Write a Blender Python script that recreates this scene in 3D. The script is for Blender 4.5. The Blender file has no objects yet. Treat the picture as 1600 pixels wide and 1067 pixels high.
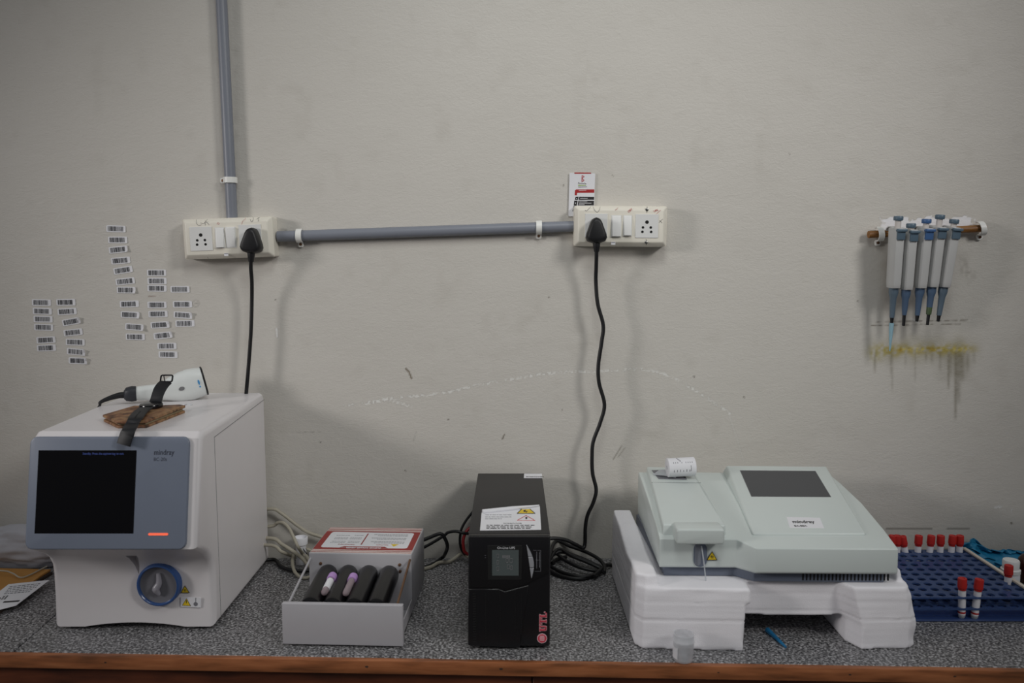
import bpy, bmesh, math, random
import numpy as np
from mathutils import Vector, Matrix
random.seed(7)
C = bpy.context.scene.collection
PI = math.pi
# ---------------------------------------------------------------- camera geometry (1600 x 1067)
FPX = 1300.0; CX, CY = 800.0, 533.5
PIT = math.atan(133.5 / FPX)
CAM = Vector((0, -1.85, 1.44))
cp, sp = math.cos(PIT), math.sin(PIT)
TOP = 0.75                                   # counter top height; the wall is the plane y = 0

def ray(px, py):
    u = (px - CX) / FPX; v = (CY - py) / FPX
    return Vector((u, cp + v * sp, -sp + v * cp))
def Yp(px, py, y=0.0):
    d = ray(px, py); return CAM + d * ((y - CAM.y) / d.y)
def Zp(px, py, z=TOP):
    d = ray(px, py); return CAM + d * ((z - CAM.z) / d.z)
def pathY(pts, y):
    return [Yp(p[0], p[1], p[2] if len(p) > 2 else y) for p in pts]

# ---------------------------------------------------------------- materials
def lin(c):
    return tuple(((v / 255) / 12.92 if v / 255 <= .04045 else ((v / 255 + .055) / 1.055) ** 2.4) for v in c) + (1,)
def mat(name, rgb, rough=.5, metal=0., var=.06, vscale=30., bump=0., bscale=200., **kw):
    m = bpy.data.materials.new(name); m.use_nodes = True
    nt = m.node_tree; b = nt.nodes['Principled BSDF']
    b.inputs['Roughness'].default_value = rough; b.inputs['Metallic'].default_value = metal
    for k, v in kw.items(): b.inputs[k.replace('_', ' ')].default_value = v
    tc = nt.nodes.new('ShaderNodeTexCoord')
    nz = nt.nodes.new('ShaderNodeTexNoise'); nz.inputs['Scale'].default_value = vscale; nz.inputs['Detail'].default_value = 4
    nt.links.new(tc.outputs['Object'], nz.inputs['Vector'])
    mx = nt.nodes.new('ShaderNodeMix'); mx.data_type = 'RGBA'
    c = lin(rgb)
    mx.inputs['A'].default_value = tuple(v * (1 - var) for v in c[:3]) + (1,)
    mx.inputs['B'].default_value = tuple(min(1, v * (1 + var)) for v in c[:3]) + (1,)
    nt.links.new(nz.outputs['Fac'], mx.inputs['Factor']); nt.links.new(mx.outputs['Result'], b.inputs['Base Color'])
    if bump:
        n2 = nt.nodes.new('ShaderNodeTexNoise'); n2.inputs['Scale'].default_value = bscale; n2.inputs['Detail'].default_value = 3
        bp = nt.nodes.new('ShaderNodeBump'); bp.inputs['Strength'].default_value = bump; bp.inputs['Distance'].default_value = .002
        nt.links.new(tc.outputs['Object'], n2.inputs['Vector']); nt.links.new(n2.outputs['Fac'], bp.inputs['Height'])
        nt.links.new(bp.outputs['Normal'], b.inputs['Normal'])
    return m

def ramp_mat(name, stops, scale, rough=.5, detail=6, stretch=(1, 1, 1), bump=0., kind='noise', dist=0.):
    m = bpy.data.materials.new(name); m.use_nodes = True
    nt = m.node_tree; b = nt.nodes['Principled BSDF']; b.inputs['Roughness'].default_value = rough
    tc = nt.nodes.new('ShaderNodeTexCoord'); mp = nt.nodes.new('ShaderNodeMapping')
    mp.inputs['Scale'].default_value = stretch
    nt.links.new(tc.outputs['Object'], mp.inputs['Vector'])
    nz = nt.nodes.new('ShaderNodeTexNoise'); nz.inputs['Scale'].default_value = scale; nz.inputs['Detail'].default_value = detail
    nz.inputs['Distortion'].default_value = dist
    nt.links.new(mp.outputs['Vector'], nz.inputs['Vector'])
    r = nt.nodes.new('ShaderNodeValToRGB')
    while len(r.color_ramp.elements) < len(stops): r.color_ramp.elements.new(.5)
    for e, (p, c) in zip(r.color_ramp.elements, stops): e.position = p; e.color = lin(c)
    nt.links.new(nz.outputs['Fac'], r.inputs['Fac']); nt.links.new(r.outputs['Color'], b.inputs['Base Color'])
    if bump:
        bp = nt.nodes.new('ShaderNodeBump'); bp.inputs['Strength'].default_value = bump; bp.inputs['Distance'].default_value = .002
        nt.links.new(nz.outputs['Fac'], bp.inputs['Height']); nt.links.new(bp.outputs['Normal'], b.inputs['Normal'])
    return m

MT = {}
def setup_mats():
    A = MT
    A['granite'] = ramp_mat('granite', [(.36, (54, 53, 55)), (.46, (97, 96, 97)), (.54, (128, 127, 128)), (.64, (184, 183, 185))], 230, .38, 3, dist=.5)
    A['wood'] = ramp_mat('wood', [(.3, (112, 68, 40)), (.5, (160, 98, 60)), (.7, (184, 118, 76))], 9, .45, 8, (1, 8, 8), .1)
    A['wood_panel'] = ramp_mat('wood_panel', [(.3, (70, 34, 20)), (.5, (104, 54, 32)), (.7, (126, 68, 42))], 7, .5, 8, (1, 6, 6), .1)
    A['rod_wood'] = ramp_mat('rod_wood', [(.3, (92, 58, 22)), (.5, (142, 96, 44)), (.75, (176, 126, 66))], 12, .5, 6, (2, 20, 20), .2)
    A['floor'] = mat('floor_tile', (150, 145, 138), .5, var=.15, vscale=4)
    A['ivory'] = mat('ivory_plastic', (234, 229, 216), .35, var=.03)
    A['module'] = mat('module_plastic', (228, 228, 226), .35, var=.03)
    A['white_sw'] = mat('white_plastic', (238, 238, 236), .3, var=.03)
    A['black'] = mat('black_rubber', (17, 17, 20), .5)
    A['blackcord'] = mat('black_cord', (22, 22, 24), .45)
    A['hole'] = mat('hole_black', (12, 10, 10), .8)
    A['conduit'] = mat('grey_conduit', (128, 132, 142), .42, var=.08, vscale=12)
    A['clipw'] = mat('clip_white', (236, 236, 232), .4)
    A['steel'] = mat('steel', (150, 150, 146), .35, 1.)
    A['rust'] = mat('rusty_steel', (126, 96, 74), .5, .6, var=.35, vscale=60)
    A['ink'] = mat('pen_ink', (52, 48, 60), .7)
    A['redink'] = mat('red_ink', (196, 92, 92), .7)
    A['bcwhite'] = mat('analyzer_white', (226, 222, 223), .32, var=.02)
    A['bezel'] = mat('bezel_grey', (122, 130, 146), .38, var=.03)
    A['seam'] = mat('seam_grey', (120, 120, 122), .6)
    A['screen'] = mat('dark_screen', (9, 9, 12), .14)
    A['screengrey'] = mat('lcd_grey', (66, 68, 72), .3, var=.03)
    A['logo'] = mat('logo_dark', (46, 50, 64), .5)
    A['led'] = mat('led_orange', (240, 120, 90), .4, Emission_Color=lin((255, 96, 66)), Emission_Strength=.55)
    A['scrtext'] = mat('screen_text', (60, 80, 150), .5, Emission_Color=lin((70, 100, 200)), Emission_Strength=.05)
    A['bluering'] = mat('blue_ring', (54, 86, 142), .25)
    A['dish'] = mat('window_grey', (112, 112, 118), .25)
    A['probe'] = mat('probe_pale', (158, 156, 164), .3)
    A['yellow'] = mat('warning_yellow', (228, 196, 40), .5)
    A['dkprint'] = mat('print_black', (34, 32, 34), .6)
    A['greyprint'] = mat('print_grey', (120, 120, 126), .6)
    A['label'] = mat('label_white', (232, 232, 236), .45, var=.02)
    A['paper'] = mat('paper', (226, 226, 230), .7, var=.03)
    A['bar'] = mat('barcode_black', (48, 48, 52), .6)
    A['red'] = mat('print_red', (168, 36, 38), .5)
    A['maroon'] = mat('label_maroon', (150, 44, 40), .45)
    A['cream'] = mat('label_cream', (226, 214, 208), .5)
    A['mixer'] = mat('mixer_grey', (186, 184, 188), .42, var=.03)
    A['mixerdk'] = mat('mixer_side', (176, 174, 178), .42, var=.03)
    A['roller'] = mat('roller_black', (14, 14, 17), .28)
    A['purple'] = mat('purple_cap', (186, 146, 208), .45)
    A['tubeglass'] = mat('tube_plastic', (206, 190, 196), .1, Transmission_Weight=.6, IOR=1.3)
    A['blood'] = mat('blood', (96, 46, 52), .25)
    A['ups'] = mat('ups_black', (34, 33, 34), .5, var=.1)
    A['upsfront'] = mat('ups_front', (20, 19, 22), .35, var=.1)
    A['upsvent'] = mat('ups_vent', (10, 10, 11), .8)
    A['lcd'] = mat('ups_lcd', (84, 92, 92), .3, var=.05)
    A['silver'] = mat('silver_button', (196, 198, 204), .3, .5)
    A['logored'] = mat('logo_red', (206, 66, 84), .5)
    A['logopale'] = mat('logo_pale', (236, 206, 212), .5)
    A['ba'] = mat('ba_shell', (208, 216, 213), .34, var=.02)
    A['bagrey'] = mat('ba_base_grey', (104, 112, 128), .42, var=.04)
    A['foam'] = mat('foam', (243, 241, 245), .85, var=.03, vscale=40, bump=.22, bscale=520)
    A['clear'] = mat('clear_plastic', (236, 240, 244), .06, Transmission_Weight=.92, IOR=1.25)
    A['clear2'] = mat('frosted_plastic', (232, 236, 240), .3, Transmission_Weight=.55, IOR=1.2)
    A['bluetip'] = mat('blue_tip', (176, 212, 226), .2, Transmission_Weight=.3, IOR=1.2)
    A['bluetip2'] = mat('blue_tip_dark', (36, 112, 158), .3)
    A['rackblue'] = mat('rack_blue', (80, 104, 154), .2, Transmission_Weight=.5, IOR=1.15)
    A['rackdark'] = mat('rack_blue_dark', (54, 74, 122), .3)
    A['rackfront'] = mat('rack_blue_clear', (60, 86, 150), .15, Alpha=.85)
    A['cupplastic'] = mat('cup_plastic', (224, 226, 230), .3, Alpha=.42)
    A['rackcream'] = mat('rack_rail', (214, 204, 190), .5)
    A['redcap'] = mat('red_cap', (184, 34, 28), .5)
    A['tubewhite'] = mat('tube_label', (236, 234, 238), .5)
    A['glove'] = mat('blue_film', (36, 130, 172), .45, var=.25, vscale=14)
    A['brown'] = mat('brown_glass', (58, 24, 18), .2)
    A['beige'] = mat('beige_cable', (172, 166, 150), .5, var=.08)
    A['redcable'] = mat('red_cable', (150, 36, 40), .45)
    A['cardboard'] = mat('cardboard', (176, 126, 62), .8, var=.12, vscale=14)
    A['carddark'] = mat('cardboard_edge', (58, 46, 38), .85)
    A['bag'] = mat('plastic_bag', (196, 196, 202), .4, var=.05, Transmission_Weight=.2, IOR=1.1)
    A['wallet'] = ramp_mat('wallet_leather', [(.34, (62, 42, 26)), (.46, (122, 82, 54)), (.58, (156, 120, 84)), (.68, (84, 64, 42))], 48, .6, 6, bump=.4)
    A['walletin'] = mat('wallet_edge', (150, 136, 106), .7, var=.3, vscale=80)
    A['strap'] = mat('watch_strap', (15, 16, 21), .55)
    A['watch'] = mat('watch_case', (12, 12, 16), .2)
    A['scanner'] = mat('scanner_white', (226, 230, 228), .3, var=.02)
    A['scangrey'] = mat('scanner_boot', (46, 48, 54), .5)
    A['scanblue'] = mat('scanner_mark', (70, 150, 206), .5)
    A['pipbody'] = mat('pipette_body', (186, 186, 185), .4, var=.03)
    A['pipblue'] = mat('pipette_blue', (70, 104, 152), .4)
    A['pipslate'] = mat('pipette_slate', (90, 110, 126), .4)
    A['pipshaft'] = mat('pipette_shaft_blue', (80, 100, 126), .35)
    A['pipshaftslate'] = mat('pipette_shaft_slate', (92, 108, 122), .35)
    A['pipdark'] = mat('pipette_gap', (30, 32, 36), .6)
    A['pipstem'] = mat('pipette_stem', (214, 208, 204), .4)
    A['green'] = mat('card_green', (150, 176, 96), .5)
    A['mildew'] = mat('shaft_stain', (74, 92, 60), .5)

# ---------------------------------------------------------------- mesh helpers
def frame(o, u, v):
    u = Vector(u).normalized(); v = Vector(v); v = (v - u * v.dot(u)).normalized(); n = u.cross(v)
    m = Matrix.Identity(4)
    for i in range(3):
        m[i][0] = u[i]; m[i][1] = v[i]; m[i][2] = n[i]; m[i][3] = o[i]
    return m
def wallf(o): return frame(o, (1, 0, 0), (0, 0, 1))        # normal points to -y (towards the room)
def topf(o): return frame(o, (1, 0, 0), (0, 1, 0))         # normal points up
def merge(bm, t, mat_i=0, M=None):
    for f in t.faces: f.material_index = mat_i
    if M is not None: t.transform(M)
    me = bpy.data.meshes.new('tmp'); t.to_mesh(me); t.free(); bm.from_mesh(me); bpy.data.meshes.remove(me)
def bevel(t, w, seg, ang=25):
    es = [e for e in t.edges if len(e.link_faces) == 2 and e.calc_face_angle(0) > math.radians(ang)]
    bmesh.ops.bevel(t, geom=es, offset=w, segments=seg, profile=.5, affect='EDGES', clamp_overlap=True)
def prism(bm, M, poly, h0, h1, mi=0, bev=0., seg=2, ang=25, top=None):
    """polygon in the frame's uv plane, extruded from n=h0 to n=h1 (top: other outline at h1)"""
    t = bmesh.new()
    a = [t.verts.new((p[0], p[1], h0)) for p in poly]
    b = [t.verts.new((p[0], p[1], h1)) for p in (top or poly)]
    n = len(poly)
    t.faces.new(a[::-1]); t.faces.new(b)
    for i in range(n): t.faces.new((a[i], a[(i + 1) % n], b[(i + 1) % n], b[i]))
    bmesh.ops.recalc_face_normals(t, faces=t.faces)
    if bev: bevel(t, bev, seg, ang)
    merge(bm, t, mi, M)
def box(bm, lo, hi, mi=0, bev=0., seg=2, M=None):
    prism(bm, M if M is not None else Matrix.Identity(4), [(lo[0], lo[1]), (hi[0], lo[1]), (hi[0], hi[1]), (lo[0], hi[1])], lo[2], hi[2], mi, bev, seg)
def rr(x0, y0, x1, y1, r, n=5):
    r = min(r, (x1 - x0) / 2 - 1e-6, (y1 - y0) / 2 - 1e-6)
    out = []
    for cx, cy, a0 in ((x1 - r, y0 + r, -90), (x1 - r, y1 - r, 0), (x0 + r, y1 - r, 90), (x0 + r, y0 + r, 180)):
        for k in range(n + 1):
            a = math.radians(a0 + 90 * k / n); out.append((cx + r * math.cos(a), cy + r * math.sin(a)))
    return out
def circ(cx, cy, r, n=24, ry=None):
    return [(cx + r * math.cos(2 * PI * k / n), cy + (ry or r) * math.sin(2 * PI * k / n)) for k in range(n)]
def lathe(bm, M, prof, n=24, mi=0):
    t = bmesh.new(); rings = []
    for r, h in prof:
        if r < 1e-6: rings.append([t.verts.new((0, 0, h))])
        else: rings.append([t.verts.new((r * math.cos(2 * PI * k / n), r * math.sin(2 * PI * k / n), h)) for k in range(n)])
    for A, B in zip(rings, rings[1:]):
        for k in range(n):
            k2 = (k + 1) % n
            if len(A) == 1 and len(B) == 1: continue
            if len(A) == 1: t.faces.new((A[0], B[k], B[k2]))
            elif len(B) == 1: t.faces.new((A[k], A[k2], B[0]))
            else: t.faces.new((A[k], A[k2], B[k2], B[k]))
    if len(rings[0]) > 1 and abs(prof[0][1] - prof[-1][1]) + abs(prof[0][0] - prof[-1][0]) > 1e-9: t.faces.new(rings[0][::-1])
    if len(rings[-1]) > 1 and abs(prof[0][1] - prof[-1][1]) + abs(prof[0][0] - prof[-1][0]) > 1e-9: t.faces.new(rings[-1])
    bmesh.ops.remove_doubles(t, verts=t.verts, dist=1e-7)
    bmesh.ops.recalc_face_normals(t, faces=t.faces)
    merge(bm, t, mi, M)
def catmull(pts, sub=6, closed=False):
    pts = [Vector(p) for p in pts]; n = len(pts); out = []
    rng = n if closed else n - 1
    for i in range(rng):
        p1, p2 = pts[i], pts[(i + 1) % n]
        p0 = pts[i - 1] if (i > 0 or closed) else p1 * 2 - p2
        p3 = pts[(i + 2) % n] if (i + 2 < n or closed) else p2 * 2 - p1
        for k in range(sub):
            t = k / sub
            out.append(.5 * ((2 * p1) + (p2 - p0) * t + (2 * p0 - 5 * p1 + 4 * p2 - p3) * t * t + (3 * p1 - p0 - 3 * p2 + p3) * t ** 3))
    if not closed: out.append(pts[-1])
    return out
def tube(bm, pts, r, n=10, mi=0, sub=6, closed=False, smooth=True):
    """r: a number or one radius per given point"""
    P = catmull(pts, sub, closed) if smooth else [Vector(p) for p in pts]
    if not hasattr(r, '__len__'): R = [r] * len(P)
    else: R = [float(np.interp(i / max(1, len(P) - 1), np.linspace(0, 1, len(r)), r)) for i in range(len(P))]
    t = bmesh.new(); rings = []; L = len(P); up = None
    for i, p in enumerate(P):
        a = P[i - 1] if (i > 0 or closed) else p; b = P[(i + 1) % L] if (i < L - 1 or closed) else p
        d = (b - a).normalized()
        if up is None: up = Vector((0, 0, 1)) if abs(d.z) < .9 else Vector((0, 1, 0))
        s = d.cross(up); s = s.normalized() if s.length > 1e-6 else Vector((1, 0, 0)); up = s.cross(d).normalized()
        rings.append([t.verts.new(p + (s * math.cos(2 * PI * k / n) + up * math.sin(2 * PI * k / n)) * R[i]) for k in range(n)])
    for i in range(L if closed else L - 1):
        A, B = rings[i], rings[(i + 1) % L]
        for k in range(n): t.faces.new((A[k], A[(k + 1) % n], B[(k + 1) % n], B[k]))
    if not closed: t.faces.new(rings[0][::-1]); t.faces.new(rings[-1])
    bmesh.ops.recalc_face_normals(t, faces=t.faces)
    merge(bm, t, mi)
def ribbon(bm, pts, ns, w, th, mi=0, sub=6, us=None):
    """flat strap along pts; ns = width direction per point"""
    P = catmull(pts, sub); N = catmull(ns, sub)
    t = bmesh.new(); rings = []
    for i, p in enumerate(P):
        d = (P[min(i + 1, len(P) - 1)] - P[max(i - 1, 0)]).normalized()
        s = (N[i] - d * N[i].dot(d)).normalized(); q = s.cross(d)
        rings.append([t.verts.new(p + s * (w / 2 * a) + q * (th / 2 * b)) for a, b in ((-1, -.6), (-.9, -1), (.9, -1), (1, -.6), (1, .6), (.9, 1), (-.9, 1), (-1, .6))])
    for A, B in zip(rings, rings[1:]):
        for k in range(8): t.faces.new((A[k], A[(k + 1) % 8], B[(k + 1) % 8], B[k]))
    t.faces.new(rings[0][::-1]); t.faces.new(rings[-1])
    bmesh.ops.recalc_face_normals(t, faces=t.faces)
    merge(bm, t, mi)
def loft(bm, loops, mi=0, bev=0., seg=3, ang=25, caps=True):
    t = bmesh.new(); R = [[t.verts.new(p) for p in L] for L in loops]; n = len(loops[0])
    for A, B in zip(R, R[1:]):
        for k in range(n): t.faces.new((A[k], A[(k + 1) % n], B[(k + 1) % n], B[k]))
    if caps: t.faces.new(R[0][::-1]); t.faces.new(R[-1])
    bmesh.ops.recalc_face_normals(t, faces=t.faces)
    if bev: bevel(t, bev, seg, ang)
    merge(bm, t, mi)

def wl(o):
    v = Vector((0, 0, 0))
    while o is not None: v = v + o.location; o = o.parent
    return v
def obj(name, bm, mats, parent=None, smooth=40, loc=None):
    """bm is in world space (or in the root's own space when the root stands at the origin)"""
    if isinstance(mats, (str, bpy.types.Material)): mats = [mats]
    if parent is not None: off = wl(parent)
    elif loc is not None: off = Vector(loc)
    else:
        xs = [v.co for v in bm.verts]
        off = Vector(((min(c.x for c in xs) + max(c.x for c in xs)) / 2, (min(c.y for c in xs) + max(c.y for c in xs)) / 2, min(c.z for c in xs)))
    bmesh.ops.translate(bm, verts=bm.verts, vec=-off)
    me = bpy.data.meshes.new(name); bm.to_mesh(me); bm.free()
    for m in mats: me.materials.append(MT[m] if isinstance(m, str) else m)
    if smooth:
        me.shade_smooth(); me.set_sharp_from_angle(angle=math.radians(smooth))
    o = bpy.data.objects.new(name, me); C.objects.link(o)
    if parent is not None: o.parent = parent
    else: o.location = off
    return o
def apply_mods(o):
    dg = bpy.context.evaluated_depsgraph_get()
    me = bpy.data.meshes.new_from_object(o.evaluated_get(dg)); old = o.data
    o.modifiers.clear(); o.data = me; bpy.data.meshes.remove(old); return o
def tag(o, label, cat, group=None, kind=None):
    o['label'] = label; o['category'] = cat
    if group: o['group'] = group
    if kind: o['kind'] = kind
    return o
def thing(name, label, cat, loc=(0, 0, 0), group=None):
    o = bpy.data.objects.new(name, None); C.objects.link(o); o.location = loc; o.empty_display_size = .02
    return tag(o, label, cat, group)
def struct(o): o['kind'] = 'structure'; return o
def copy_tree(o, parent=None):
    c = o.copy(); C.objects.link(c)
    if parent is not None: c.parent = parent
    for ch in list(o.children): copy_tree(ch, c)
    return c
def text_bm(s, size, M, depth=.0003, ax='LEFT', squeeze=1., shear=0., bold=0.):
    cu = bpy.data.curves.new('txt', 'FONT'); cu.body = s; cu.size = size; cu.align_x = ax; cu.extrude = depth / 2
    cu.shear = shear; cu.offset = bold; cu.resolution_u = 3
    o = bpy.data.objects.new('txt', cu); C.objects.link(o)
    dg = bpy.context.evaluated_depsgraph_get()
    me = bpy.data.meshes.new_from_object(o.evaluated_get(dg))
    bpy.data.objects.remove(o); bpy.data.curves.remove(cu)
    bm = bmesh.new(); bm.from_mesh(me); bpy.data.meshes.remove(me)
    bm.transform(M @ Matrix.Translation((0, 0, depth / 2)) @ Matrix.Diagonal((squeeze, 1, 1, 1)))
    return bm
def add_text(bm, mi, *a, **k):
    merge(bm, text_bm(*a, **k), mi)
def dashes(bm, M, x0, x1, y, h, mi, rnd, z0=0., z1=.0002, fill=.8):
    """one illegible printed line: word-length bars"""
    x = x0
    while x < x1:
        w = rnd.uniform(.9, 3.2) * h
        if x + w > x1: break
        prism(bm, M, [(x, y), (x + w, y), (x + w, y + h), (x, y + h)], z0, z1, mi)
        x += w + h * .5
ORD = ['topmost', 'second from the top', 'third from the top', 'fourth from the top', 'fifth from the top', 'sixth from the top', 'seventh from the top', 'eighth from the top', 'ninth from the top', 'tenth from the top']
setup_mats()
# ================================================================ THE SETTING
def vnoise(shape_x, shape_z, x, z, seed):
    rs = np.random.RandomState(seed)
    g = rs.rand(160, 160)
    u = (x / shape_x) % 158; v = (z / shape_z) % 158
    i = u.astype(int); j = v.astype(int); fu = u - i; fv = v - j
    fu = fu * fu * (3 - 2 * fu); fv = fv * fv * (3 - 2 * fv)
    return (g[i, j] * (1 - fu) + g[i + 1, j] * fu) * (1 - fv) + (g[i, j + 1] * (1 - fu) + g[i + 1, j + 1] * fu) * fv

def build_wall():
    xs = np.concatenate([np.linspace(-2.6, -1.24, 8), np.arange(-1.2, 1.2001, .0026), np.linspace(1.24, 2.6, 8)])
    zs = np.concatenate([np.linspace(0, .70, 6), np.arange(.74, 2.0001, .0026), np.linspace(2.04, 2.9, 6)])
    nx, nz = len(xs), len(zs)
    X, Z = np.meshgrid(xs, zs)
    co = np.zeros((nx * nz + 4, 3)); co[:nx * nz, 0] = X.ravel(); co[:nx * nz, 2] = Z.ravel()
    co[nx * nz:] = [(-2.6, .12, 0), (2.6, .12, 0), (2.6, .12, 2.9), (-2.6, .12, 2.9)]
    i = np.arange(nx - 1)[None, :] + np.arange(nz - 1)[:, None] * nx; i = i.ravel()
    quads = np.stack([i, i + 1, i + nx + 1, i + nx], 1)
    b = nx * nz
    extra = np.array([(b + 1, b, b + 3, b + 2)])
    quads = np.concatenate([quads, extra])
    me = bpy.data.meshes.new('wall_back')
    me.vertices.add(len(co)); me.vertices.foreach_set('co', co.ravel())
    me.loops.add(quads.size); me.loops.foreach_set('vertex_index', quads.ravel().astype(np.int32))
    me.polygons.add(len(quads)); me.polygons.foreach_set('loop_start', np.arange(0, quads.size, 4).astype(np.int32))
    me.update(calc_edges=True)
    # stains, filler, scratches and painted shade with shapes of their own, kept where they are on this wall
    x = co[:, 0]; z = co[:, 2]
    a = -CAM.y; dz = z - CAM.z
    dep = a * cp - dz * sp; up = a * sp + dz * cp
    px = CX + FPX * x / dep; py = CY - FPX * up / dep          # coordinates on the wall in reference-size units
    col = np.zeros((len(co), 4))
    n1 = vnoise(.006, .006, x + 3, z, 1); n2 = vnoise(.02, .02, x + 3, z, 2); n3 = vnoise(.05, .05, x + 3, z, 3); nf = vnoise(.0035, .0035, x + 3, z, 9)
    def put(mask, rgb, amt=1.):
        m = np.clip(mask, 0, 1) * amt; c = np.array(lin(rgb)[:3])
        aold = col[:, 3]; an = m + aold * (1 - m)
        w = np.where(an > 1e-6, m / np.maximum(an, 1e-6), 0)[:, None]
        col[:, :3] = col[:, :3] * (1 - w) + c * w; col[:, 3] = an
    def band(v, lo, hi, s): return np.clip((v - lo) / s, 0, 1) * np.clip((hi - v) / s, 0, 1)
    def seg(p, q, w, soft=1.):
        p = np.array(p, float); q = np.array(q, float); d = q - p; L = max(1e-6, (d ** 2).sum())
        t = np.clip(((px - p[0]) * d[0] + (py - p[1]) * d[1]) / L, 0, 1)
        r = np.hypot(px - p[0] - t * d[0], py - p[1] - t * d[1])
        return np.clip((w - r) / soft, 0, 1)
    def poly(pts, w, soft=1.):
        m = np.zeros(len(co))
        for p, q in zip(pts, pts[1:]): m = np.maximum(m, seg(p, q, w, soft))
        return m
    # broad handling dirt
    put(np.clip((n3 - .55) * 2, 0, 1) * np.clip((n2 - .3), 0, 1), (150, 142, 128), .25)
    # white filler behind the pipette rod
    edge = 339 + (n2 - .5) * 10 + (n1 - .5) * 7
    put(np.clip((py - edge) / 2, 0, 1) * band(px, 1366 + n1 * 16, 1528 - n1 * 14, 5) * np.clip((366 - py) / 5, 0, 1), (240, 240, 244), .9)
    # yellow reagent stain below the pipettes
    cy = 546 + (n2 - .5) * 5
    y_ = np.exp(-((py - cy) / (6 + 4 * n2)) ** 2) * band(px, 1352, 1534, 26)
    put(np.exp(-((py - 545) / 20.) ** 2) * band(px, 1345, 1540, 40) * (.35 + n2 * .7), (136, 130, 96), .55)
    put(y_ * np.clip(n1 * 1.7 - .15, 0, 1), (168, 150, 40), .85)
    put(np.exp(-((py - 546) / 3.0) ** 2) * band(px, 1400, 1520, 12) * np.clip(nf * 2.2 - .8, 0, 1), (214, 196, 96), .8)
    put(np.exp(-((py - 546) / 3.5) ** 2) * band(px, 1395, 1475, 8) * np.clip(n1 * 2 - .8, 0, 1), (150, 116, 30), .8)
    put(np.exp(-((px - 1370) / 14.) ** 2 - ((py - 552) / 10.) ** 2) * n1 * 1.3, (160, 148, 50), .7)
    for dx, y1, w, s in ((1367, 585, 2.2, .5), (1392, 590, 1.8, .35), (1394, 615, 2.0, .3), (1430, 600, 1.6, .3), (1447, 570, 2.0, .45), (1469, 584, 2.4, .5), (1482, 612, 2.2, .5),
                         (1493, 660, 2.2, .55), (1497, 634, 4.2, .5), (1503, 600, 4.0, .5), (1512, 585, 3.0, .45), (1485, 590, 3.0, .4), (1415, 578, 2.4, .3), (1456, 575, 3, .35), (1522, 572, 3, .3)):
        put(np.exp(-((px - dx) / w) ** 2) * np.clip((py - 545) / 10, 0, 1) * np.clip((y1 - py) / 12, 0, 1) * (.6 + .5 * n1), (112, 104, 84), s)
    put(band(px, 1455, 1525, 20) * band(py, 545, 600, 14) * (.4 + n2 * .6), (128, 122, 100), .35)
    # scratches below the pipettes
    put(seg((1368, 503), (1518, 500), 1.6) * np.clip(n1 * 2 - .4, 0, 1), (98, 84, 70), .7)
    put(seg((1362, 508.5), (1500, 506), 1.6) * np.clip(n1 * 2 - .4, 0, 1), (98, 84, 70), .7)
    put(seg((1424, 497), (1436, 505), 2) * n1, (240, 240, 240), .8)
    # rubbed patch right of the pipettes and brownish tone left of and behind them
    put(np.exp(-((px - 1512) / 18.) ** 2 - ((py - 418) / 22.) ** 2) * n1 * np.clip(n2 * 2 - .5, 0, 1), (120, 112, 98), .5)
    put(np.exp(-((px - 1383) / 9.) ** 2) * band(py, 372, 520, 40) * (.6 + .4 * n2), (140, 126, 112), .4)
    put(band(px, 1395, 1490, 10) * band(py, 440, 500, 25) * (.5 + .4 * n2), (140, 132, 122), .3)
    # chalk scratch across the middle
    ch = [(537, 634), (575, 630), (605, 623), (660, 618), (700, 613), (740, 603), (800, 592), (850, 584), (890, 581), (935, 580), (1000, 576), (1035, 583), (1060, 594), (1100, 618), (1140, 646)]
    put(poly(ch, 3.0, 1.5) * np.clip((nf - .42) * 5, 0, 1), (236, 236, 232), .62)
    put(poly([(570, 629), (612, 626), (642, 635)], 3.5, 2) * np.clip((nf - .45) * 6, 0, 1), (236, 236, 232), .6)
    put(poly([(1136, 640), (1150, 680), (1162, 720)], 1.6) * .5, (225, 225, 222), .5)
    # marks
    put(poly([(634, 576), (639, 581), (643, 591)], 1.7), (104, 84, 52), .85)
    put(poly([(788, 679), (785, 686)], 1.5), (96, 84, 64), .8)
    put(poly([(971, 697), (958, 718)], 1.3), (130, 124, 112), .7); put(poly([(976, 700), (966, 714)], 1.2), (140, 134, 120), .6)
    for mx, my, r in ((857, 464, 1.6), (1084, 588, 1.5), (633, 735, 1.4), (700, 655, 1.4), (1580, 817, 2), (1162, 620, 1.5), (957, 274, 1.2), (880, 289, 1.4), (500, 690, 1.3), (878, 640, 1.2), (430, 468, 1.3), (1340, 470, 1.3), (1233, 240, 1.2)):
        put(seg((mx, my), (mx + 1, my + 1), r), (92, 80, 62), .8)
    put(poly([(432, 513), (433, 526)], 1.6), (245, 245, 245), .8); put(poly([(650, 676), (646, 688)], 1.5) * n1, (170, 168, 160), .8)
    put(seg((438, 674), (500, 675), 1.2) * n1, (150, 146, 136), .7)
    put(seg((1385, 826), (1456, 826), 1.7) + seg((1480, 826), (1514, 826), 1.7), (96, 92, 84), .6)  # dark line painted in for the shading along a plaster ridge
    put(poly([(1550, 790), (1580, 798)], 5, 4) * np.clip((nf - .5) * 5, 0, 1), (235, 235, 235), .7)
    # pencil ring and short stroke by the stickers, grime at the conduit mouth
    ang = np.arctan2(py - 474, px - 306); rad = np.hypot(px - 306, py - 474)
    put(np.clip(1 - np.abs(rad - 5) / 1.2, 0, 1), (150, 146, 140), .6); put(seg((303, 473), (309, 474), 1.2), (140, 136, 130), .6)
    put(seg((232, 463), (243, 463.5), 1.3), (146, 108, 96), .7)
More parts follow.
